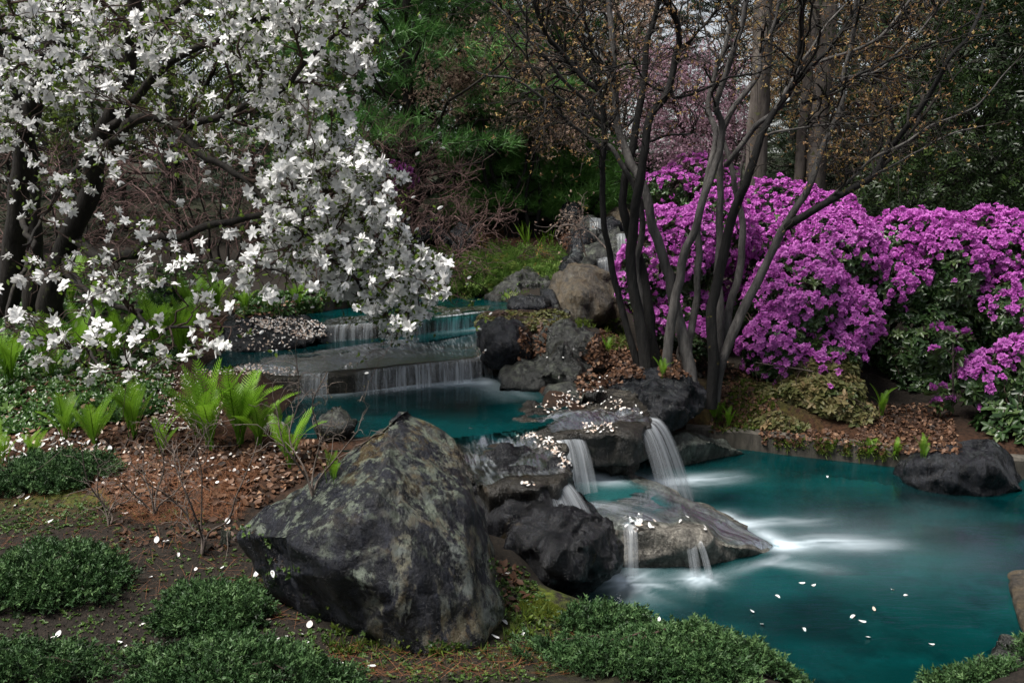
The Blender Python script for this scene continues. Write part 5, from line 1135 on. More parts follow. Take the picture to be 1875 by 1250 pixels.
FERNS = [(385, 820, 150, 9, 'tall bright fern clump in front of the flat dark stone, its left half'), (440, 812, 155, 11, 'tall bright fern clump in front of the flat dark stone, its right half'), (360, 800, 115, 7, 'fern at the left flank of the tall fern clump'),
         (475, 815, 120, 6, 'fern at the right flank of the tall fern clump by the water'), (535, 850, 130, 6, 'slender upright fern beside the white dome grate'), (515, 800, 60, 5, 'little fern just behind the white dome grate'), (610, 880, 60, 4, 'small fern against the back of the huge boulder'), (245, 800, 120, 8, 'fern clump below the lowest hanging magnolia flowers'),
         (175, 815, 100, 7, 'fern left of the clump below the hanging flowers'), (120, 805, 95, 7, 'mid-sized fern near the left margin above the white petals'), (60, 835, 60, 5, 'low fern near the left margin among the white petals'), (300, 830, 80, 5, 'small fern between the leaf litter and the tall clump'),
         (20, 700, 110, 8, 'fern at the far left under the magnolia'), (90, 690, 120, 8, 'second fern from the far left under the magnolia'), (150, 665, 120, 8, 'fern below the magnolia trunks'), (215, 660, 110, 8, 'fern under the cluster of magnolia flowers'), (285, 650, 120, 8, 'fern left of the petal littered ledge'), (335, 655, 125, 9, 'bright fern right above the petal littered ledge'),
         (395, 580, 85, 9, 'feathery fern at the left end of the concrete kerb'), (350, 575, 70, 8, 'fern behind the jagged stone under the magnolia'), (450, 570, 50, 7, 'small fern on the kerb bank, first from the rocks'), (495, 566, 48, 7, 'small fern on the kerb bank, second from the rocks'), (545, 560, 50, 7, 'small fern on the kerb bank under the low blossom'), (130, 560, 90, 9, 'round fern between the magnolia trunks'), (180, 575, 70, 8, 'dark fern just right of the magnolia trunks'),
         (1310, 775, 55, 5, 'little fern at the foot of the leaning grey tree'), (1335, 782, 45, 5, 'tiny fern on the right bank near the kerb end'), (1480, 690, 50, 5, 'fern shadowed by the front rhododendron'), (1590, 835, 40, 6, 'small fern on the kerb left of the hollow'), (1640, 838, 42, 6, 'small fern on the kerb below the hollow'), (1690, 836, 45, 7, 'bright fern on the kerb left of the domed boulder'), (1615, 760, 60, 5, 'dim fern in the dark hollow'),
         (1215, 690, 40, 5, 'pale green fern sprig between the tree stems'), (1110, 645, 35, 5, 'young fern on the leaf litter by the tan boulder'), (1135, 520, 45, 5, 'yellow green fern at the left edge of the rhododendron behind the stems'), (0, 850, 80, 5, 'fern cut by the left border above the dark juniper')]
def build_fern(u, v, hp, n, label, k):
    p, nr = hit(u, v)
    if p is None: return
    g = np.random.default_rng(400 + k); t = thing('fern', label, 'fern', p - [0, 0, .01], 'ferns'); hm = hp * p[1] / FPX * 1.0
    n += 3
    for j in range(n):
        o = obj('frond', FROND[g.integers(0, 5)], t); s = hm * g.uniform(.75, 1.2); o.scale = (s, s * g.uniform(1.0, 1.25), s); o.rotation_euler = (g.normal() * .1, g.normal() * .12, j * 6.283 / n + g.normal() * .4); o.location = (g.normal() * .012, g.normal() * .012, 0)
for k, f in enumerate(FERNS): build_fern(*f, k)

# ------------------------------------------------------------------ juniper mats
def juniper_sprig(seed):
    g = np.random.default_rng(seed); Vs = []
    for k in range(7):                                   # short branchlets up a little stem, each thick with scale leaves
        t = .15 + .8 * k / 6; a = k * 2.399; o = np.array([0, 0, t * .8]); d = unit(np.array([math.cos(a), math.sin(a), .9 + t])); L = .42 * (1.15 - t)
        for j in range(3):
            b = o + d * L * j / 3; e = unit(d + g.normal(size=3) * .55); q = unit(np.cross(e, g.normal(size=3))); Vs.append(np.stack([b - q * .05, b + q * .05, b + e * .21]))
    return np.concatenate(Vs), np.arange(len(Vs) * 3).reshape(-1, 3)
JSP = [juniper_sprig(k) for k in range(4)]
def juniper(label, u, v, z, rx, ry, hgt, n, seed, name='juniper_shrub', mat=None, size=(.042, .082), shapes=None, shade=.0, poly=None, group='low juniper mats', tilt=.7, sh_noise=5.0):
    n = int(n * .46) if shapes is None else int(n * .8)
    g = np.random.default_rng(seed); c = PZ(u, v, z); r = np.sqrt(g.random(n)); a = g.uniform(0, 6.283, n); out_ = g.random(n) < .12; r = np.where(out_, r ** .3 * g.uniform(.8, 1.3, n), r)
    k = 1 + .55 * fbm(np.stack([np.cos(a) * 1.8, np.sin(a) * 1.8, 0 * a + seed], -1), 3, seed); hgt = hgt * (.55 if shapes is None else 1.0); lx, ly = r * np.cos(a) * k, r * np.sin(a) * k
    x, y = c[0] + lx * rx, c[1] + ly * ry; q = np.stack([x, y, 0 * x], -1); lump = .6 + .75 * fbm(q * sh_noise * 1.5 / max(rx, .2), 3, seed + 2) + .35 * fbm(q * 22, 2, seed + 4)
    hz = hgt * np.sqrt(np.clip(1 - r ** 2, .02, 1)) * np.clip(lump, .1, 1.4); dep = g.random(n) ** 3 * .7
    P = np.stack([x, y, H(x, y) + .01 + hz * (1 - dep)], -1); D = unit(np.stack([lx * tilt, ly * tilt, .55 + 0 * lx], -1) + rnd_dirs(n, 0, g) * .55)
    if shapes is not None: D = unit(np.stack([lx * .9, ly * .4 - .75, .25 + 0 * lx], -1) + rnd_dirs(n, 0, g) * .45)
    base = np.array([c[0], c[1], float(H(c[0], c[1]))]); t = thing(name, label, 'shrub', base, group)
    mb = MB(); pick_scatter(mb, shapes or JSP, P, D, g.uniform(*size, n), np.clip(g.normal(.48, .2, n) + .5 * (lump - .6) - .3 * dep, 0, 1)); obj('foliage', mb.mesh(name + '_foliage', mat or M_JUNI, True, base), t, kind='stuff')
    sk = Skel(); sk.add(np.linspace(base, base + [0, 0, hgt * .3], 4)[None], np.full((1, 4), .012), 0); m = g.choice(n, 40, replace=False); Pb, Rb = sk.grow(P[m] - [0, 0, .01], 6, .0015, .7, .06, .3, .05, .2, True, g, rmax=.006)
    mb = MB(); tube_mb(mb, Pb, Rb, 4); obj('stems', mb.mesh(name + '_stems', M_TWIG, True, base), t, kind='stuff')
juniper('dark juniper mat at the left margin of the bare soil', 80, 1082, .33, .26, .2, .15, 4600, 1)
juniper('round juniper mat in the middle of the bare soil', 385, 1132, .3, .185, .14, .13, 3200, 2)
juniper('long juniper mat along the bottom edge, left of the huge boulder', 410, 1245, .28, .31, .14, .13, 4600, 3)
juniper('greenish juniper mat overhanging the lower pool at the bottom', 1240, 1240, .14, .40, .2, .13, 7000, 4)
juniper('small juniper tuft at the shore below the wet black boulder', 1110, 1165, .14, .14, .1, .07, 1300, 5)
juniper('juniper corner at the bottom left border', 40, 1240, .28, .22, .1, .06, 1600, 6)
juniper('dark juniper patch below the white petals at the left', 60, 890, .42, .27, .16, .08, 2400, 7)
juniper('small juniper patch beside the bare twiggy shrub at the left', 150, 890, .42, .13, .1, .06, 1000, 17)
juniper('spiky juniper at the bottom right corner of the pool', 1770, 1262, .08, .12, .08, .09, 1100, 8)
juniper('wisp of juniper behind the grey corner rock', 1905, 1180, .12, .06, .06, .1, 400, 18)
SPR = [spray(10, k, .042, .3) for k in range(3)]
juniper('light green feathery creeping juniper bank above the topmost pool', 935, 490, 1.0, 1.15, .8, .1, 5200, 9, mat=M_BANK, size=(.12, .22), shapes=SPR, tilt=1.2, sh_noise=9)
juniper('creeping juniper at the left end of the feathery bank', 795, 515, .92, .8, .55, .1, 1500, 10, mat=M_BANK, size=(.12, .2), shapes=SPR, tilt=1.2, sh_noise=8)
juniper('green juniper mound behind the bare thicket', 850, 425, 1.2, .7, .35, .12, 1400, 11, mat=M_PINE, size=(.12, .2), shapes=SPR, tilt=1.0)

# ------------------------------------------------------------------ background conifers
TUFT = [needle_tuft(20, 1.0, 1.2, k, .025, .2) for k in range(4)]
def pine(label, base, hgt, z0, rad, seed, n_br=46, tuft=(.13, .2), per=26, mat=None, trunk_r=.09, up=.5):
    g = np.random.default_rng(seed); t = thing('pine_tree', label, 'tree', base, 'pines behind the pools'); sk = Skel(); b = np.zeros(3)
    c, R = sk.limb([b, [g.normal() * .04, g.normal() * .04, hgt * .5], [0, 0, hgt]], trunk_r, .02, 24, .02); mb = MB(); tube_mb(mb, c[None], R[None], 9); obj('trunk', mb.mesh('pine_trunk', M_BARK_MAG, True), t)
    P, D = [], []; ends = []
    for k in range(n_br):
        f = (k + g.random()) / n_br; z = z0 + (hgt - z0) * f; L = rad * (1 - f ** 1.5 * .85) * g.uniform(.65, 1.1); a = k * 2.399 + g.normal() * .3; e = np.array([math.cos(a) * L, math.sin(a) * L, z + L * g.uniform(-.05, .22)]); ends.append(e)
        s = g.uniform(.3, 1.0, per) ** .7; q = np.array([0, 0, z])[None] * (1 - s[:, None]) + e[None] * s[:, None]; side = np.array([-math.sin(a), math.cos(a), 0]); q = q + side * (g.normal(size=per) * .26 * L * (1.15 - s * .7))[:, None] + np.array([0, 0, 1]) * (np.abs(g.normal(size=per)) * .09)[:, None]
        P.append(q); D.append(unit(np.array([math.cos(a), math.sin(a), up]) + side * (g.normal(size=per) * .5)[:, None] + rnd_dirs(per, 0, g) * .25))
    P = np.concatenate(P); D = np.concatenate(D)
    Pa, Ra = sk.grow(np.array(ends), 8, .008, .7, .04, .2, -.02, 1.0, True, g, rmax=.03); Pb, Rb = sk.grow(P[::12], 5, .004, .7, .05, .4, 0, .6, False, g, rmax=.01)
    mb = MB(); tube_mb(mb, Pa, Ra, 5); tube_mb(mb, Pb, Rb, 3); obj('branches', mb.mesh('pine_branches', M_BARK_MAG, True), t, kind='stuff')
    mb = MB(); pick_scatter(mb, TUFT, P, D, g.uniform(*tuft, len(P)), np.clip(g.normal(.42, .16, len(P)) + .35 * fbm(P * 1.6, 2, seed), 0, 1)); obj('crown', mb.mesh('pine_crown', mat or M_PINE, False), t)
    return t
pine('tall soft needled pine right of the magnolia at the top', gpt(750, 11.6), 6.5, .55, 2.2, 1, 96, (.14, .21), 50)
pine('second soft needled pine close behind the tall one', gpt(860, 13.0), 7.5, .7, 2.3, 2, 84, (.15, .23), 42)
pine('young bright green pine behind the thin dark stems', gpt(935, 12.4), 1.7, .05, 1.25, 3, 44, (.14, .2), 44, up=.9, mat=M_YPINE)
pine('low young pine left of the far cascade', gpt(1055, 12.2), 1.25, .0, 1.1, 4, 36, (.14, .19), 40, up=.9, mat=M_YPINE)
pine('dim pine between the young pine and the multi-stemmed tree', gpt(1030, 14.5), 6.5, .8, 1.8, 5, 50, (.16, .24), 34)
# dark conifers: one tree built, then copied as individuals
def conifer(label, base, hgt, rad, seed, mat, n_br=90, per=22, size=(.22, .4), z0=.2, name='hemlock_tree', group='dark conifers at the back', trunk_r=.12):
    g = np.random.default_rng(seed); t = thing(name, label, 'tree', base, group); sk = Skel()
    c, R = sk.limb([[0, 0, 0], [g.normal() * .05, 0, hgt * .5], [0, 0, hgt]], trunk_r, .02, 24, .02); mb = MB(); tube_mb(mb, c[None], R[None], 8); obj('trunk', mb.mesh('hemlock_trunk', M_BARK_MAG, True), t); P, D, E = [], [], []
    for k in range(n_br):
        f = (k + g.random()) / n_br; z = z0 + (hgt - z0) * f; L = rad * (1 - f ** 1.3 * .9) * g.uniform(.6, 1.15); a = k * 2.399 + g.normal() * .4; e = np.array([math.cos(a) * L, math.sin(a) * L, z - L * g.uniform(.05, .3)]); E.append(e); s = g.uniform(.25, 1.0, per); side = np.array([-math.sin(a), math.cos(a), 0])
        P.append(np.array([0, 0, z])[None] * (1 - s[:, None]) + e[None] * s[:, None] + side * (g.normal(size=per) * .22 * L * (1.2 - s))[:, None]); D.append(unit(np.array([math.cos(a), math.sin(a), -.35]) + side * (g.normal(size=per) * .6)[:, None] + rnd_dirs(per, 0, g) * .25))
    P = np.concatenate(P); D = np.concatenate(D); Pa, Ra = sk.grow(np.array(E), 6, .008, .6, .03, .2, .03, 1.0, False, g, rmax=.025); mb = MB(); tube_mb(mb, Pa, Ra, 4); obj('branches', mb.mesh('hemlock_branches', M_BARK_MAG, True), t, kind='stuff')
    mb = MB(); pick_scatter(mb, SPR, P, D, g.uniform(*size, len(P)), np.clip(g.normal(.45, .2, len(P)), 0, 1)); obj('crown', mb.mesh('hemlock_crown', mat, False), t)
    return t
def copy_tree(o, base, label, rz, s):
    c = o.copy(); COL.objects.link(c); c.location = base; c.rotation_euler = (0, 0, rz); c.scale = (s, s, s); c['label'] = label
    for ch in o.children:
        d = ch.copy(); COL.objects.link(d); d.parent = c
    return c
CON = [(-260, 15, 1.0, 'at the far left behind the magnolia'), (-40, 17, 1.05, 'behind the left magnolia trunk'), (150, 15.5, 1.0, 'behind the magnolia between its trunks'), (330, 17, 1.1, 'behind the arching magnolia limb'), (500, 15.5, 1.0, 'behind the bare thicket under the blossom'), (640, 17.5, 1.1, 'behind the tall pine, to its left'),
       (770, 16.5, 1.05, 'hidden behind the tall pine'), (905, 18, 1.15, 'behind the second pine'), (1010, 16, .62, 'above the young pine'), (1120, 19, .9, 'behind the black stems'), (1245, 23, .60, 'low under the open sky gap'), (1330, 20, .9, 'behind the first grey trunk'), (1440, 17, .62, 'between the two grey trunks'),
       (1540, 21, 1.0, 'right of the double grey trunk'), (1620, 17, .72, 'behind the pale birch stems'), (1730, 19, 1.1, 'behind the yew'), (1880, 16, 1.1, 'at the right edge behind the yew'), (2060, 15, 1.1, 'beyond the right edge'), (1180, 15.5, .45, 'small, behind the pink cherry'), (1480, 14.5, .38, 'small, behind the magenta dome'), (1590, 14.2, .95, 'close behind the orange budding tree'), (1690, 13.6, 1.0, 'close behind the birch stems'), (1800, 12.8, 1.0, 'close behind the yew'), (1930, 12.5, 1.05, 'close behind the yew at the right border')]
c0 = conifer('unseen hemlock conifer added to block sky light, standing ' + CON[0][3], gpt(CON[0][0], CON[0][1]), 8.0, 2.5, 1, M_DARKC); c0.scale = (CON[0][2],) * 3
c1 = conifer('unseen hemlock conifer added to block sky light, standing ' + CON[1][3], gpt(CON[1][0], CON[1][1]), 8.5, 2.2, 2, M_DARKC); c1.scale = (CON[1][2],) * 3
for k, (u, Y, s, w) in enumerate(CON[2:]): copy_tree(c0 if k % 2 else c1, gpt(u, Y, -.05), 'unseen hemlock conifer added to block sky light, standing ' + w, k * 1.7, s)
LOWC = [(30, 10.6, .26, 'low behind the left magnolia trunk'), (190, 11.2, .28, 'low behind the right magnolia trunk'), (330, 10.8, .22, 'low under the arching magnolia limb'), (470, 11.6, .28, 'low behind the hanging blossom'), (-120, 10.0, .3, 'low at the left border'), (580, 11.4, .2, 'low at the left of the tall pine')]
for k, (u, Y, s, w) in enumerate(LOWC): copy_tree(c0 if k % 2 else c1, gpt(u, Y, -.05), 'young dark hemlock standing ' + w, k * 2.3, s)
UNSEENC = [(-8.5, -2.5, 1.15, 'left of and behind the viewpoint'), (-5.5, -7.0, 1.2, 'behind the viewpoint, to its left'), (-0.5, -8.0, 1.2, 'straight behind the viewpoint'), (4.5, -7.0, 1.15, 'behind the viewpoint, to its right'), (8.5, -2.5, 1.2, 'right of and behind the viewpoint'),
         (9.5, 3.0, 1.15, 'on the right shore of the lower pool, out of the picture'), (-9.5, 3.0, 1.1, 'left of the magnolia, out of the picture'), (11.0, 8.5, 1.15, 'right of the yew, out of the picture'), (-11.0, 9.0, 1.15, 'far left of the magnolia, out of the picture')]
for k, (x, y, s, w) in enumerate(UNSEENC): copy_tree(c0 if k % 2 else c1, (x, y, float(H(x, y)) - .05), 'unseen hemlock conifer added to block sky light, standing ' + w, k * 1.3, s)  # unseen conifers added around the camera to block sky and darken reflections
FARC = [(-300 + 210 * k, 30 + 5 * ((k * 7) % 3)) for k in range(13)]
for k, (u, Y) in enumerate(FARC):
    if 1120 < u < 1370: continue
    copy_tree(c0 if k % 2 else c1, gpt(u, Y, -.1), 'far dark conifer closing the view, number %s of the back row counted from the left' % ['one', 'two', 'three', 'four', 'five', 'six', 'seven', 'eight', 'nine', 'ten', 'eleven', 'twelve', 'thirteen'][k], k * 2.1, 1.35)

# the dark yew at the right
def yew():
    g = np.random.default_rng(5); lobes = [(1790, 260, 8.9, 120, 130, .6), (1700, 345, 8.7, 95, 55, .5), (1860, 120, 9.0, 110, 130, .7), (1640, 370, 8.8, 70, 35, .4), (1880, 330, 8.6, 110, 90, .6), (1760, 120, 9.2, 60, 90, .5), (1960, 200, 8.8, 120, 200, .6)]
    b = gpt(1840, 9.1); t = thing('yew_tree', 'dark green yew mass at the right edge above the rhododendrons', 'tree', b); P, D = lobe_points(lobes, 6800, g, 0, -.3); P = P + g.normal(size=P.shape) * .07; sk = Skel()
    for k, (u, v, Y, *_) in enumerate(lobes):
        c, R = sk.limb([b + g.normal(size=3) * .05, (b + S(u, v, Y)) / 2 + g.normal(size=3) * .1, S(u, v, Y)], .05, .012, 16); mb = MB(); tube_mb(mb, c[None], R[None], 6); obj('trunk', mb.mesh('yew_trunk', M_BARK_MAG, True, b), t)
    Pa, Ra = sk.grow(P[::30], 6, .003, .6, .05, .4, 0, .7, False, g, rmax=.012); mb = MB(); tube_mb(mb, Pa, Ra, 4); obj('branches', mb.mesh('yew_branches', M_BARK_MAG, True, b), t, kind='stuff')
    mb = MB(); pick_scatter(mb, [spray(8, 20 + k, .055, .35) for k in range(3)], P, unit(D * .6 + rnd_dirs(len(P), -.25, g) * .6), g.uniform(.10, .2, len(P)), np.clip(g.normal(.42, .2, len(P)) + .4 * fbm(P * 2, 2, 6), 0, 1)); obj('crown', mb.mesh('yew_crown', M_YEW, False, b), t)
yew()

# ------------------------------------------------------------------ tall trunks, thin-stemmed trees, thickets
def tall_trunk(label, u, Y, r, seed, mat=M_BARK_TRUNK, name='tall_tree', hgt=9.0, lean=0.0, fork=False, crown=True):
    g = np.random.default_rng(seed); b = gpt(u, Y, -.1); t = thing(name, label, 'tree', b, None); sk = Skel()
    c, R = sk.limb([[0, 0, 0], [lean * .3, 0, hgt * .33], [lean * .7 + g.normal() * .05, 0, hgt * .66], [lean, 0, hgt]], r, r * .45, 60, .03); R = R * (1 + .5 * np.exp(-np.linspace(0, 1, 60) * 26)) * (1 + .07 * fbm(c * 3, 2, seed)); mb = MB(); tube_mb(mb, c[None], R[None], 16); V = np.concatenate(mb.V); V = V + .05 * r * unit(V * [1, 1, 0]) * (fbm(V * [14, 14, 2.5], 3, seed))[:, None] * 2; mb.V = [V]; obj('trunk', mb.mesh('tall_trunk', mat, True), t)
    if fork:
        c2, R2 = sk.limb([[-r * 1.5, -.05, 0], [-r * 1.25, 0, 1.2], [-r * .9, 0, 2.3], [-r * .6, .05, 4.0], [-1.2, .3, 7]], r * .55, r * .3, 50, .02); mb = MB(); tube_mb(mb, c2[None], R2[None], 12); obj('trunk', mb.mesh('tall_trunk_fork', mat, True), t)
    E = np.stack([g.normal(size=26) * 1.1, g.normal(size=26) * 1.1, g.uniform(3.2, hgt, 26)], -1); Pa, Ra = sk.grow(E, 8, .008, .4, .05, .3, .03, .5, True, g, rmax=.04); Pb, Rb = sk.grow(np.repeat(E, 6, 0) + g.normal(size=(156, 3)) * .5, 6, .003, .6, .07, .4, 0, .6, False, g, rmax=.012)
    mb = MB(); tube_mb(mb, Pa, Ra, 6); tube_mb(mb, Pb, Rb, 3); obj('branches', mb.mesh('tall_branches', mat, True), t, kind='stuff')
    if crown:
        q = Pb[:, -1]; q = np.repeat(q, 5, 0) + g.normal(size=(len(q) * 5, 3)) * .22; mb = MB(); pick_scatter(mb, SPR, q, rnd_dirs(len(q), -.1, g), g.uniform(.18, .32, len(q)), g.uniform(0, 1, len(q))); obj('crown', mb.mesh('tall_crown', M_DARKC, False), t)
tall_trunk('thick straight grey trunk rising above the magenta dome', 1376, 10.6, .125, 1)
tall_trunk('double grey trunk right of the thick straight one', 1480, 10.8, .125, 2, fork=True, lean=.25)
tall_trunk('slim white barked stem in front of the yew', 1655, 12.5, .035, 3, M_BARK_BIRCH, 'birch_tree', 6.0, .1, crown=False)
tall_trunk('second slim white barked stem right of the first', 1690, 13.5, .04, 4, M_BARK_BIRCH, 'birch_tree', 6.5, -.15, crown=False)
tall_trunk('thin pale stem between the double trunk and the birches', 1600, 14.0, .04, 6, M_BARK_BIRCH, 'birch_tree', 6.5, .2, crown=False)
tall_trunk('dark trunk in the shade behind the young pine', 850, 13.6, .11, 5, M_BARK_MAG)

def thin_tree(label, name, base, stems, regions, seed, leaf, bark, twig, n_mid=60, n_fine=700, lsize=(.03, .06), lper=4, r=.03, lshape=None, spread=.16, leafname='leaves', grp=None, twr=.0018):
    g = np.random.default_rng(seed); t = thing(name, label, 'tree', base, grp); b = np.array(base, float); sk = Skel()
    for pts in stems: c, R = sk.limb(pts, r, r * .35, 30, .03); mb = MB(); tube_mb(mb, c[None], R[None], 7); obj('stem', mb.mesh(name + '_stem', bark, True, b), t)
    A = np.concatenate([Q(*polypts(n, poly, g).T, g.uniform(y0, y1, n)) for poly, y0, y1, n in regions]); g.shuffle(A)
    PA, RA = sk.grow(A[:n_mid], 8, .005, .6, .06, .45, .02, 1.0, True, g, rmax=.014); PB, RB = sk.grow(A[n_mid:], 7, .003, .6, .08, .45, .02, .9, True, g, rmax=.008); fine = A[g.choice(len(A), n_fine)] + g.normal(size=(n_fine, 3)) * spread; PC, RC = sk.grow(fine, 5, twr, .6, .09, .45, .02, .8, False, g, rmax=.005)
    mb = MB(); tube_mb(mb, PA, RA, 4); tube_mb(mb, PB, RB, 3); tube_mb(mb, PC, RC, 3); obj('twigs', mb.mesh(name + '_twigs', twig, True, b), t, kind='stuff')
    if leaf:
        q = np.concatenate([PC[:, -1], PC[:, -2]]); q = np.repeat(q, lper, 0); q = q + g.normal(size=q.shape) * .05; mb = MB(); pick_scatter(mb, lshape or [far_rosette(3, .5, .15, .2, 1), far_rosette(4, .5, .13, -.1, 2)], q, rnd_dirs(len(q), 0, g), g.uniform(*lsize, len(q)), np.clip(g.normal(.5, .22, len(q)) + .3 * fbm(q * 2, 2, seed), 0, 1)); obj(leafname, mb.mesh(name + '_leaves', leaf, True, b), t, kind='stuff')
thin_tree('slim dark stemmed tree with tan new leaves in front of the pines', 'serviceberry_tree', gpt(940, 11.6),
    [P3([(941, 442), (939, 382), (905, 323), (898, 282), (895, 231), (903, 180), (925, 120)], 11.6, 11.4), P3([(934, 442), (913, 380), (888, 323), (881, 267), (885, 226), (868, 170), (845, 110), (835, 80)], 11.6, 11.3), P3([(952, 442), (941, 364), (959, 313), (970, 264), (1000, 236), (1030, 190)], 11.5, 11.2), P3([(972, 444), (960, 369), (975, 300), (985, 250), (980, 200)], 11.4, 11.6), P3([(978, 446), (990, 359), (987, 282), (1010, 230), (1040, 200)], 11.5, 11.7), P3([(1005, 440), (1030, 370), (1060, 310), (1075, 265)], 11.8, 12)],
    [([(790, 90), (850, 50), (960, 30), (1010, 120), (1030, 200), (960, 180), (860, 150), (800, 130)], 10.8, 12.0, 200), ([(780, 150), (870, 130), (860, 190), (790, 190)], 11.0, 11.6, 30), ([(930, 180), (1050, 180), (1070, 250), (960, 250)], 10.9, 11.7, 70)], 3, M_TANFUZZ, M_BARK_BLACK, M_TWIG, 50, 1100, (.035, .06), 5)
thin_tree('pale pink flowering cherry behind the black tree stems', 'cherry_tree', gpt(1290, 11.8), [P3([(1300, 440), (1280, 330), (1250, 240), (1225, 150)], 11.8, 11.5), P3([(1305, 440), (1310, 300), (1290, 220), (1260, 170)], 11.8, 12.2), P3([(1310, 430), (1345, 300), (1360, 250)], 11.8, 12)],
    [([(1170, 110), (1260, 80), (1340, 130), (1360, 250), (1330, 330), (1230, 340), (1180, 250)], 11.0, 12.4, 330)], 4, M_PINK, M_BARK_MAG, M_TWIG, 50, 1500, (.03, .055), 4, .045, leafname='blossoms')
thin_tree('orange budding tree filling the sky right of the grey trunks', 'budding_tree', gpt(1570, 11.5), [P3([(1560, 430), (1550, 300), (1520, 180), (1480, 60)], 11.5, 11.2), P3([(1570, 430), (1590, 280), (1600, 150), (1590, 20)], 11.5, 11.8), P3([(1575, 430), (1640, 280), (1680, 160), (1720, 40)], 11.5, 11.4)],
    [([(1380, -40), (1760, -40), (1740, 180), (1640, 330), (1500, 330), (1420, 180)], 10.6, 12.2, 380)], 6, M_ORANGE, M_BARK_GREY, M_TWIG_PALE, 60, 1300, (.03, .055), 2, .03)
thin_tree('tan budding tree behind the left maple branches at the top', 'budding_tree', gpt(1090, 12.5), [P3([(1085, 430), (1080, 300), (1060, 160), (1040, 40)], 12.5, 12.3), P3([(1090, 430), (1130, 280), (1160, 120), (1170, 0)], 12.5, 12.8)],
    [([(930, -40), (1230, -40), (1230, 120), (1180, 220), (1080, 250), (1000, 160)], 11.6, 13.2, 300)], 7, M_TANFUZZ, M_BARK_GREY, M_TWIG, 50, 1100, (.035, .06), 3, .03)
thin_tree('tan budding tree behind the cherry at the top', 'budding_tree', gpt(1345, 13.5), [P3([(1330, 430), (1320, 250), (1300, 100), (1280, 0)], 13.5, 13.5), P3([(1335, 430), (1370, 250), (1400, 100), (1420, 0)], 13.5, 13.8)], [([(1330, 40), (1500, -40), (1500, 120), (1420, 230), (1340, 200)], 13, 14.2, 160)], 17, M_ORANGE, M_BARK_GREY, M_TWIG, 40, 500, (.035, .06), 2, .03)
thin_tree('leafless purple brown thicket between the magnolia and the pines', 'thicket_shrub', gpt(720, 10.2), [P3([(700 + 9 * k, 445), (690 + 18 * k - 30, 380), (650 + 30 * k - 30, 300)], 10.2, 9.9 + .1 * k) for k in range(6)],
    [([(590, 260), (650, 240), (720, 240), (800, 265), (860, 310), (850, 380), (780, 420), (640, 430), (580, 380)], 9.5, 10.7, 420)], 8, None, M_BARK_MAG, M_TWIG_RED, 80, 2200, r=.016, spread=.2, twr=.0022, grp='leafless thickets')
thin_tree('leafless thicket seen through the magnolia branches', 'thicket_shrub', gpt(400, 9.6), [P3([(360 + 14 * k, 480), (330 + 25 * k, 400), (260 + 50 * k, 320)], 9.6, 9.3 + .1 * k) for k in range(6)], [([(180, 260), (420, 230), (580, 270), (600, 420), (420, 460), (200, 450)], 9.0, 10.4, 420)], 9, None, M_BARK_MAG, M_TWIG_RED, 80, 1500, r=.016, spread=.2, twr=.0022, grp='leafless thickets')
thin_tree('leafless thicket behind the two thick magnolia trunks', 'thicket_shrub', gpt(110, 9.0), [P3([(60 + 22 * k, 490), (40 + 30 * k, 410), (-10 + 50 * k, 330)], 9.0, 8.8 + .1 * k) for k in range(5)], [([(-80, 290), (120, 270), (280, 290), (280, 440), (100, 470), (-80, 460)], 8.5, 9.8, 260)], 29, None, M_BARK_MAG, M_TWIG_RED, 60, 900, r=.016, spread=.2, twr=.0022, grp='leafless thickets')
thin_tree('low leafless scrub leaning over the feathery bank', 'thicket_shrub', gpt(850, 9.6), [P3([(850, 450), (870, 420), (910, 390)], 9.6, 9.4), P3([(840, 450), (820, 420), (800, 400)], 9.6, 9.4), P3([(845, 470), (830, 480), (810, 500)], 9.3, 8.8)], [([(780, 380), (850, 370), (950, 375), (950, 410), (860, 440), (780, 440)], 9.0, 9.8, 90), ([(800, 430), (880, 440), (900, 500), (810, 520)], 8.5, 9.2, 70)], 10, None, M_BARK_MAG, M_TWIG_RED, 30, 420, r=.012, spread=.12, twr=.002, grp='leafless thickets')
thin_tree('spring green tree behind the top of the magnolia', 'spring_tree', gpt(250, 12), [P3([(230, 460), (220, 300), (180, 100)], 12, 12), P3([(250, 460), (330, 260), (420, 60)], 12, 12.3), P3([(240, 460), (80, 260), (-20, 100)], 12, 11.8)], [([(-80, -60), (640, -60), (620, 180), (420, 260), (100, 260), (-80, 220)], 11.2, 13.2, 330)], 12, M_SPRING, M_BARK_MAG, M_TWIG, 50, 1300, (.06, .11), 4, .06)
thin_tree('small twiggy shrub with pink brown catkins beside the far cascade', 'catkin_shrub', gpt(1075, 8.9, -.05), [P3([(1120, 475), (1095, 435), (1060, 418), (1040, 410)], 8.3, 8.5), P3([(1075, 470), (1062, 430), (1062, 395), (1060, 370)], 8.7, 8.6)], [([(985, 390), (1040, 375), (1080, 370), (1085, 420), (1060, 460), (1020, 440)], 8.3, 8.8, 45)], 13, M_TANFUZZ, M_TWIG_PALE, M_TWIG_PALE, 15, 60, (.025, .04), 1, .008, spread=.07)

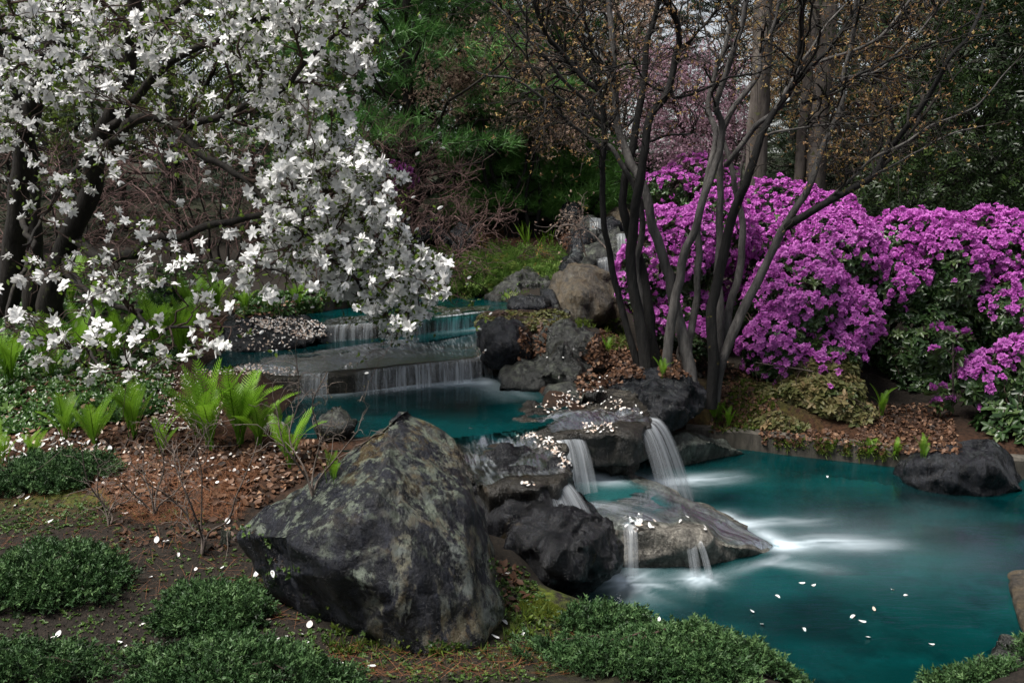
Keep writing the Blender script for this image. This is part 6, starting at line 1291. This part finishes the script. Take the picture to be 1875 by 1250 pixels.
# foreground leafless shrubs
def bare(label, base_uv, z, stems, seed, n1=40, n2=90, r=.006):
    g = np.random.default_rng(seed); b, _ = hit(*base_uv); t = thing('bare_shrub', label, 'shrub', b - [0, 0, .01], 'leafless little shrubs in the foreground'); off = np.array(t.location); sk = Skel(); ends = []
    for pts in stems:
        Y = b[1]; c, R = sk.limb([b - [0, 0, .01]] + [Q(u, v, Y + .06 * math.sin(i + len(ends))) for i, (u, v) in enumerate(pts)], r, .0018, 22, .01); ends.append(c); mb = MB(); tube_mb(mb, c[None], R[None], 6); obj('stem', mb.mesh('bare_stem', M_TWIG_PALE, True, off), t)
    allc = np.concatenate([c[6:] for c in ends]); A = allc[g.choice(len(allc), n1)] + g.normal(size=(n1, 3)) * [.09, .07, .06] + [0, 0, .05]; PA, RA = sk.grow(A, 6, .0012, .6, .08, .5, .03, 1.0, True, g, rmax=.003); B = A[g.choice(n1, n2)] + g.normal(size=(n2, 3)) * .04; PB, RB = sk.grow(B, 4, .0008, .6, .08, .5, 0, .8, True, g, rmax=.002)
    mb = MB(); tube_mb(mb, PA, RA, 4); tube_mb(mb, PB, RB, 3); obj('twigs', mb.mesh('bare_twigs', M_TWIG_PALE, True, off), t, kind='stuff'); e = PB[:, -1]; mb = MB(); pick_scatter(mb, [bud_shape(2)], e, rnd_dirs(len(e), .8, g), .014, .6); obj('buds', mb.mesh('bare_buds', M_TANLEAF, True, off), t, kind='stuff')
bare('leafless pale shrub standing on the bare soil beside the slate tag', (371, 1016), .33, [[(376, 984), (356, 970), (338, 937), (306, 908), (270, 886), (240, 850)], [(372, 980), (369, 944), (369, 872), (360, 818)], [(385, 975), (418, 951), (432, 908), (457, 847), (471, 800)], [(372, 985), (350, 930), (330, 880), (320, 830), (345, 800)]], 1)
bare('leafless shrub behind the one on the bare soil', (281, 945), .38, [[(275, 910), (262, 860), (268, 800)], [(285, 905), (300, 860), (290, 800), (270, 760)], [(270, 930), (240, 900), (215, 870)], [(290, 925), (320, 900), (350, 860)]], 2, 36, 70)
bare('small leafless shrub at the left near the dark juniper patch', (201, 962), .38, [[(205, 930), (235, 915), (250, 880)], [(195, 935), (180, 900), (178, 850)], [(205, 940), (160, 880), (150, 810)]], 3, 24, 50, .005)
bare('leafless shrub with swelling buds between the ferns and the huge boulder', (575, 905), .43, [[(560, 860), (530, 800), (548, 730), (543, 650)], [(575, 870), (585, 800), (572, 740), (600, 680)], [(585, 880), (605, 850), (630, 820), (655, 790)], [(565, 880), (540, 840), (515, 800), (505, 740)]], 4, 44, 90, .005)
bare('leafless shrub leaning over the leaf litter in front of the tall ferns', (330, 870), .44, [[(345, 840), (365, 810), (385, 780), (430, 768)], [(325, 840), (300, 800), (285, 770)], [(350, 850), (375, 845), (385, 800)]], 5, 30, 60, .004)

# ------------------------------------------------------------------ iris tufts, weeds, ground cover
BLADE = strip(1.0, .035, 5, .5, .25, lambda t: (1 - t) ** .6 * .9 + .05)
def iris(label, u, v, n, hgt, seed):
    p, _ = hit(u, v); g = np.random.default_rng(seed); t = thing('iris_tuft', label, 'plant', p, 'iris tufts on the orange mulch'); me = mesh_np('blade', BLADE[0] @ roty(-math.pi / 2).T, BLADE[1], M_FERN, True, attrs={'var': np.full(len(BLADE[0]), .8)})
    for k in range(n):
        o = obj('blade', me, t); s = hgt * g.uniform(.6, 1.1); o.scale = (s, s, s); o.rotation_euler = (g.normal() * .25, g.normal() * .25, g.uniform(0, 6.28)); o.location = (g.normal() * .03, g.normal() * .03, -.01)
for k, (u, v, n, h_, lb) in enumerate([(965, 446, 16, .30, 'largest iris tuft on the orange mulch by the dark stems'), (990, 452, 12, .2, 'iris tuft between the other two on the orange mulch'), (1007, 444, 12, .24, 'iris tuft nearest the far cascade'), (880, 440, 8, .12, 'tiny iris tuft at the left of the orange mulch'), (1025, 462, 8, .14, 'small iris tuft at the right tip of the feathery bank')]): iris(lb, u, v, n, h_, k)

def lay(poly, n, g, zlim=None):
    P, N = hits(polypts(n, poly, g)); return P, N
def mass(name, label, specs, shapes, mat, seed, size, var=(.5, .25), up=1.0, lift=.003, smooth=True, jit=.35):
    g = np.random.default_rng(seed); mb = MB()
    for poly, n in specs:
        P, N = lay(poly, n, g)
        if len(P): 
            w = PZ(0, 0, 0); keep = P[:, 2] > -.02; P, N = P[keep], N[keep]
            pick_scatter(mb, shapes, P + N * lift, unit(N * up + rnd_dirs(len(P), 0, g) * jit), g.uniform(*size, len(P)), np.clip(g.normal(var[0], var[1], len(P)), 0, 1))
    return obj(name, mb.mesh(name, mat, smooth), label=label, kind='stuff')
mass('groundcover_leaves', 'dark broad leaved ground cover under the magnolia', [([(-40, 640), (120, 650), (330, 640), (300, 760), (100, 790), (-40, 800)], 1500), ([(-40, 560), (330, 540), (350, 640), (-40, 650)], 1100), ([(430, 540), (640, 530), (700, 550), (560, 575), (430, 580)], 500), ([(-40, 480), (400, 480), (400, 540), (-40, 560)], 700)],
     [leaf_rosette(5, .5, .14, .7, -.5, 1), leaf_rosette(4, .55, .12, .9, -.6, 2)], M_GCOVER, 1, (.045, .1))
mass('green_weeds', 'small green weeds on the bare soil', [([(0, 900), (430, 940), (560, 1040), (600, 1180), (560, 1250), (0, 1250)], 1300), ([(560, 1150), (900, 1180), (980, 1110), (1080, 1150), (1000, 1250), (560, 1250)], 700), ([(0, 930), (200, 920), (200, 960), (0, 980)], 250), ([(890, 1020), (960, 1040), (1010, 1110), (930, 1140)], 260)],
     [leaf_rosette(6, .5, .12, .6, -.4, 3), leaf_rosette(5, .5, .16, .4, -.5, 4)], leaf_mat('weed_leaf', [(0, (.02, .05, .012)), (1, (.11, .19, .04))], .4, .3), 2, (.012, .03), jit=.5)
mass('grass_sprigs', 'fresh grass and seedling sprigs on the banks', [([(1350, 690), (1420, 720), (1420, 790), (1300, 790)], 350), ([(1105, 592), (1150, 600), (1155, 640), (1112, 645)], 160), ([(1400, 800), (1640, 815), (1640, 845), (1420, 820)], 220), ([(560, 1060), (640, 1150), (900, 1190), (960, 1110), (1060, 1140), (960, 1200), (600, 1200)], 120), ([(1050, 585), (1130, 585), (1120, 602), (1060, 600)], 120), ([(300, 560), (430, 520), (440, 560), (320, 600)], 200)],
     [needle_tuft(9, 1.0, .7, 5, .05), leaf_rosette(5, .5, .1, .9, -.3, 9)], M_SPRING, 3, (.03, .07), jit=.3)
mass('moss_tufts', 'bright moss cushion at the shore below the wet black boulder', [([(955, 1090), (1000, 1100), (1050, 1125), (1055, 1140), (990, 1130), (950, 1115)], 1500)], [needle_tuft(8, 1.0, 1.1, 6, .09)], leaf_mat('moss', [(0, (.05, .075, .008)), (1, (.20, .24, .025))], .7, .2), 4, (.006, .014))

# ------------------------------------------------------------------ dead leaves and needles
DEAD = [leaf6(.5, .17, .9, .5), leaf6(.5, .14, -.8, .6), leaf6(.45, .2, .4, -.5)]
DEAD = [(V - [.25, 0, 0], F) for V, F in DEAD]
mass('leaf_litter', 'brown dead leaves scattered over the banks', [([(1100, 600), (1170, 640), (1180, 690), (1110, 690), (1060, 650)], 1300), ([(1050, 690), (1120, 660), (1140, 700), (1060, 725)], 300), ([(950, 600), (1000, 590), (1000, 650), (950, 660)], 250), ([(1200, 640), (1290, 640), (1290, 690), (1210, 690)], 700), ([(1320, 660), (1400, 680), (1440, 780), (1300, 790), (1310, 740)], 1100), ([(1580, 740), (1740, 740), (1760, 830), (1560, 830)], 1300), ([(1400, 780), (1560, 790), (1560, 830), (1380, 810)], 500),
     ([(90, 810), (330, 800), (600, 810), (600, 850), (480, 930), (250, 920), (90, 870)], 1900), ([(0, 700), (330, 660), (360, 800), (0, 820)], 900), ([(420, 560), (620, 545), (620, 565), (430, 585)], 400), ([(870, 420), (1045, 425), (1045, 455), (870, 450)], 500), ([(200, 900), (450, 930), (440, 1010), (200, 1000)], 160), ([(895, 1020), (950, 1040), (985, 1100), (930, 1130)], 70), ([(1150, 1170), (1240, 1190), (1200, 1230), (1140, 1210)], 12)],
     DEAD, M_LITTER, 5, (.035, .08), (.45, .28), jit=.55, lift=.008)
NDL = [(np.array([[-.5, -.006, 0], [.5, -.004, .03], [.5, .004, .03], [-.5, .006, 0]]), np.array([[0, 1, 2, 3]])), (np.array([[-.5, -.006, 0], [0, -.006, .06], [.5, .004, 0], [0, .006, .06]]), np.array([[0, 1, 2, 3]]))]
mass('pine_needle_litter', 'reddish pine needles strewn on the ground', [([(180, 830), (480, 850), (440, 950), (250, 960), (170, 900)], 3800), ([(0, 860), (200, 860), (420, 990), (560, 1150), (300, 1100), (0, 1000)], 700), ([(600, 1180), (900, 1190), (1060, 1150), (1050, 1240), (600, 1240)], 500), ([(870, 418), (1045, 425), (1045, 460), (870, 452)], 1200)], NDL, M_NEEDLE, 6, (.05, .12), (.55, .3), lift=.008, jit=.3)
mass('soil_crumbs', 'wood chips and crumbs on the bare soil', [([(0, 900), (430, 940), (560, 1040), (600, 1180), (560, 1250), (0, 1250)], 4000), ([(560, 1150), (900, 1180), (980, 1110), (1080, 1150), (1000, 1250), (560, 1250)], 1000)], [(V * [.6, .5, 1], F) for V, F in DEAD], leaf_mat('crumb', [(0, (.012, .01, .008)), (.7, (.05, .035, .025)), (1, (.16, .10, .06))], .8, 0), 7, (.01, .035), (.4, .3), lift=.003, jit=.6)

# ------------------------------------------------------------------ petals: those near enough to tell apart lie singly, the rest as litter
PET = [strip(.5, .13, 5, .9, .35), strip(.5, .11, 5, -.7, .5), strip(.5, .14, 5, .3, -.3), strip(.45, .16, 5, 1.3, .4)]
PET = [(V - [.25, 0, 0], F) for V, F in PET]
PET_ME = [mesh_np('petal', V, F, M_WPETAL, True, attrs={'var': np.full(len(V), a)}) for (V, F) in PET for a in (.95, .7, .3)]
def petals(label, group, uv, seed, size=(.04, .085), lift=.006, water=None, flat=.12):
    g = np.random.default_rng(seed)
    for u, v in uv:
        if water is None:
            p, n = hit(u, v)
            if p is None: continue
            n = n if n[2] > 0 else -n
        else: p, n = PZ(u, v, water), np.array([0, 0, 1.])
        R = frames(unit(n + g.normal(size=3) * flat)[None], np.array([g.uniform(0, 6.28)]))[0]
        o = obj('petal', PET_ME[g.choice(12, p=[.14, .07, .04] * 4)], None, label, 'petal', group); o.matrix_basis = Matrix.Translation(Vector(p + n * lift)) @ Matrix(R.tolist()).to_4x4() @ Matrix.Scale(g.uniform(*size), 4)
petals('white magnolia petal floating on the teal lower pool', 'petals floating on the lower pool', [(1515, 873), (1190, 1142), (1207, 1137), (1234, 1140), (1255, 1147), (1268, 1143), (1258, 1155), (1293, 1141), (1275, 1153), (1287, 1152), (1375, 1122), (1395, 1146), (1236, 1161), (1313, 1179), (1327, 1186), (1473, 1153), (1468, 1068), (1490, 1072), (1424, 1092), (1266, 1172), (1635, 1080), (1660, 1090), (1578, 1138), (1600, 1117), (1705, 1180), (1588, 1170), (1560, 1130)], 1, (.05, .075), .005, 0.0)
gp = np.random.default_rng(77)
petals('fallen white magnolia petal lying on the bare dark soil', 'petals lying on the bare soil', polypts(48, [(0, 900), (330, 915), (440, 960), (480, 1030), (560, 1060), (590, 1170), (520, 1200), (300, 1100), (200, 1250), (0, 1250), (0, 1150), (200, 1130), (200, 1000), (0, 960)], gp), 2)
petals('fallen white petal on the mossy ground between the huge boulder and the pool', 'petals lying on the mossy shore', [(1040, 1152), (925, 1140), (957, 1160), (1075, 1200), (905, 1170), (1000, 1185), (925, 1052), (680, 1225), (620, 1215)], 3)
petals('stranded petal on the crest of the granite wedge', 'petals stranded on the granite wedge', polypts(24, [(1140, 952), (1175, 945), (1205, 962), (1195, 975), (1150, 968)], gp).tolist() + [(1285, 968), (1290, 972), (1245, 957), (1255, 952)], 4, lift=.014)
petals('white petal in the thick petal drift at the left margin', 'petals of the drift at the left margin', polypts(110, [(0, 800), (110, 795), (210, 815), (200, 850), (90, 845), (0, 850)], gp), 5, (.045, .095), .012, None, .5)
mass('petal_litter', 'browning magnolia petals littering slabs, ledges and leaf mulch', [([(375, 675), (450, 668), (548, 678), (548, 692), (440, 688), (370, 690)], 260), ([(425, 590), (500, 580), (585, 590), (610, 612), (560, 622), (470, 600)], 460), ([(440, 600), (560, 615), (520, 640), (430, 630)], 70), ([(270, 745), (330, 728), (410, 730), (410, 780), (290, 795)], 240), ([(270, 690), (380, 672), (400, 700), (300, 730), (230, 720)], 170),
     ([(975, 745), (1020, 728), (1100, 724), (1175, 745), (1175, 760), (1080, 745), (1000, 760)], 110), ([(1062, 778), (1128, 776), (1130, 792), (1070, 795)], 50), ([(965, 800), (1010, 800), (1045, 850), (1035, 862), (1000, 830)], 80), ([(940, 795), (985, 795), (975, 805), (940, 803)], 25), ([(90, 820), (600, 820), (560, 880), (250, 905), (90, 870)], 170), ([(620, 670), (660, 668), (650, 678), (620, 678)], 16), ([(1000, 722), (1100, 715), (1120, 722), (1020, 730)], 40), ([(935, 885), (985, 885), (975, 895)], 10), ([(420, 640), (560, 636), (560, 645), (430, 650)], 20), ([(870, 640), (895, 640), (890, 660), (875, 660)], 25), ([(0, 690), (330, 680), (340, 800), (0, 800)], 160), ([(1050, 700), (1120, 690), (1110, 715)], 8), ([(1000, 640), (1080, 640), (1090, 700), (1010, 700)], 10)],
     PET, M_WPETAL, 8, (.03, .052), (.30, .28), jit=.35, lift=.012)

# ------------------------------------------------------------------ small made things: dome grate, slate tag
def dome_grate():
    c = PZ(505, 800, Z_MID); r = .075; t = thing('dome_grate', 'white barred dome grate standing at the near shore of the middle pool', 'grate', c)
    mt = Mat('white_plastic_bar'); M_ = mt.finish(mt.n('BsdfPrincipled', None, Base_Color=mt.mix(mt.ramp(mt.noise(mt.pos(), 40, 4), [(.4, 0.), (.7, 1.)]), (.35, .33, .3), (.62, .61, .58)), Roughness=.6))
    a = np.linspace(0, math.pi / 2, 9)
    for k in range(26):
        az = k * 2 * math.pi / 26; P = np.stack([np.cos(a) * r * math.cos(az), np.cos(a) * r * math.sin(az), np.sin(a) * r * 1.25], -1)[:-1]; V, F = tubes(P[None], np.full((1, 8), .0024), 5); obj('bar', mesh_np('bar', V, F, M_, True), t)
    for nm, zz, rr in (('rim', 0.0, r), ('cap_ring', r * 1.22, r * .2)):
        q = np.linspace(0, 2 * math.pi, 25); V, F = tubes(np.stack([np.cos(q) * rr, np.sin(q) * rr, 0 * q + zz], -1)[None], np.full((1, 25), .005), 6); obj(nm, mesh_np(nm, V, F, M_, True), t)
dome_grate()
def slate_tag():
    p, _ = hit(412, 1000); w, h_, d = .021, .075, .004; V = np.array([[x, y, z] for x in (-w, w) for y in (-d, d) for z in (-.02, h_)], float); V[5, 2] -= .006; V[7, 2] -= .006; V[:, 0] += V[:, 2] * .12
    F = np.array([[0, 1, 3, 2], [4, 6, 7, 5], [0, 4, 5, 1], [2, 3, 7, 6], [1, 5, 7, 3], [0, 2, 6, 4]]); bm = bmesh.new()
    vs = [bm.verts.new(v) for v in V]; [bm.faces.new([vs[i] for i in f]) for f in F]; bmesh.ops.bevel(bm, geom=bm.edges[:], offset=.0015, segments=2, affect='EDGES'); bmesh.ops.recalc_face_normals(bm, faces=bm.faces[:]); me = bpy.data.meshes.new('plant_tag'); bm.to_mesh(me); bm.free(); me.materials.append(R_GREY); obj('plant_tag', me, None, 'small grey slate plant tag stuck in the soil', 'tag', None, None, p)
slate_tag()
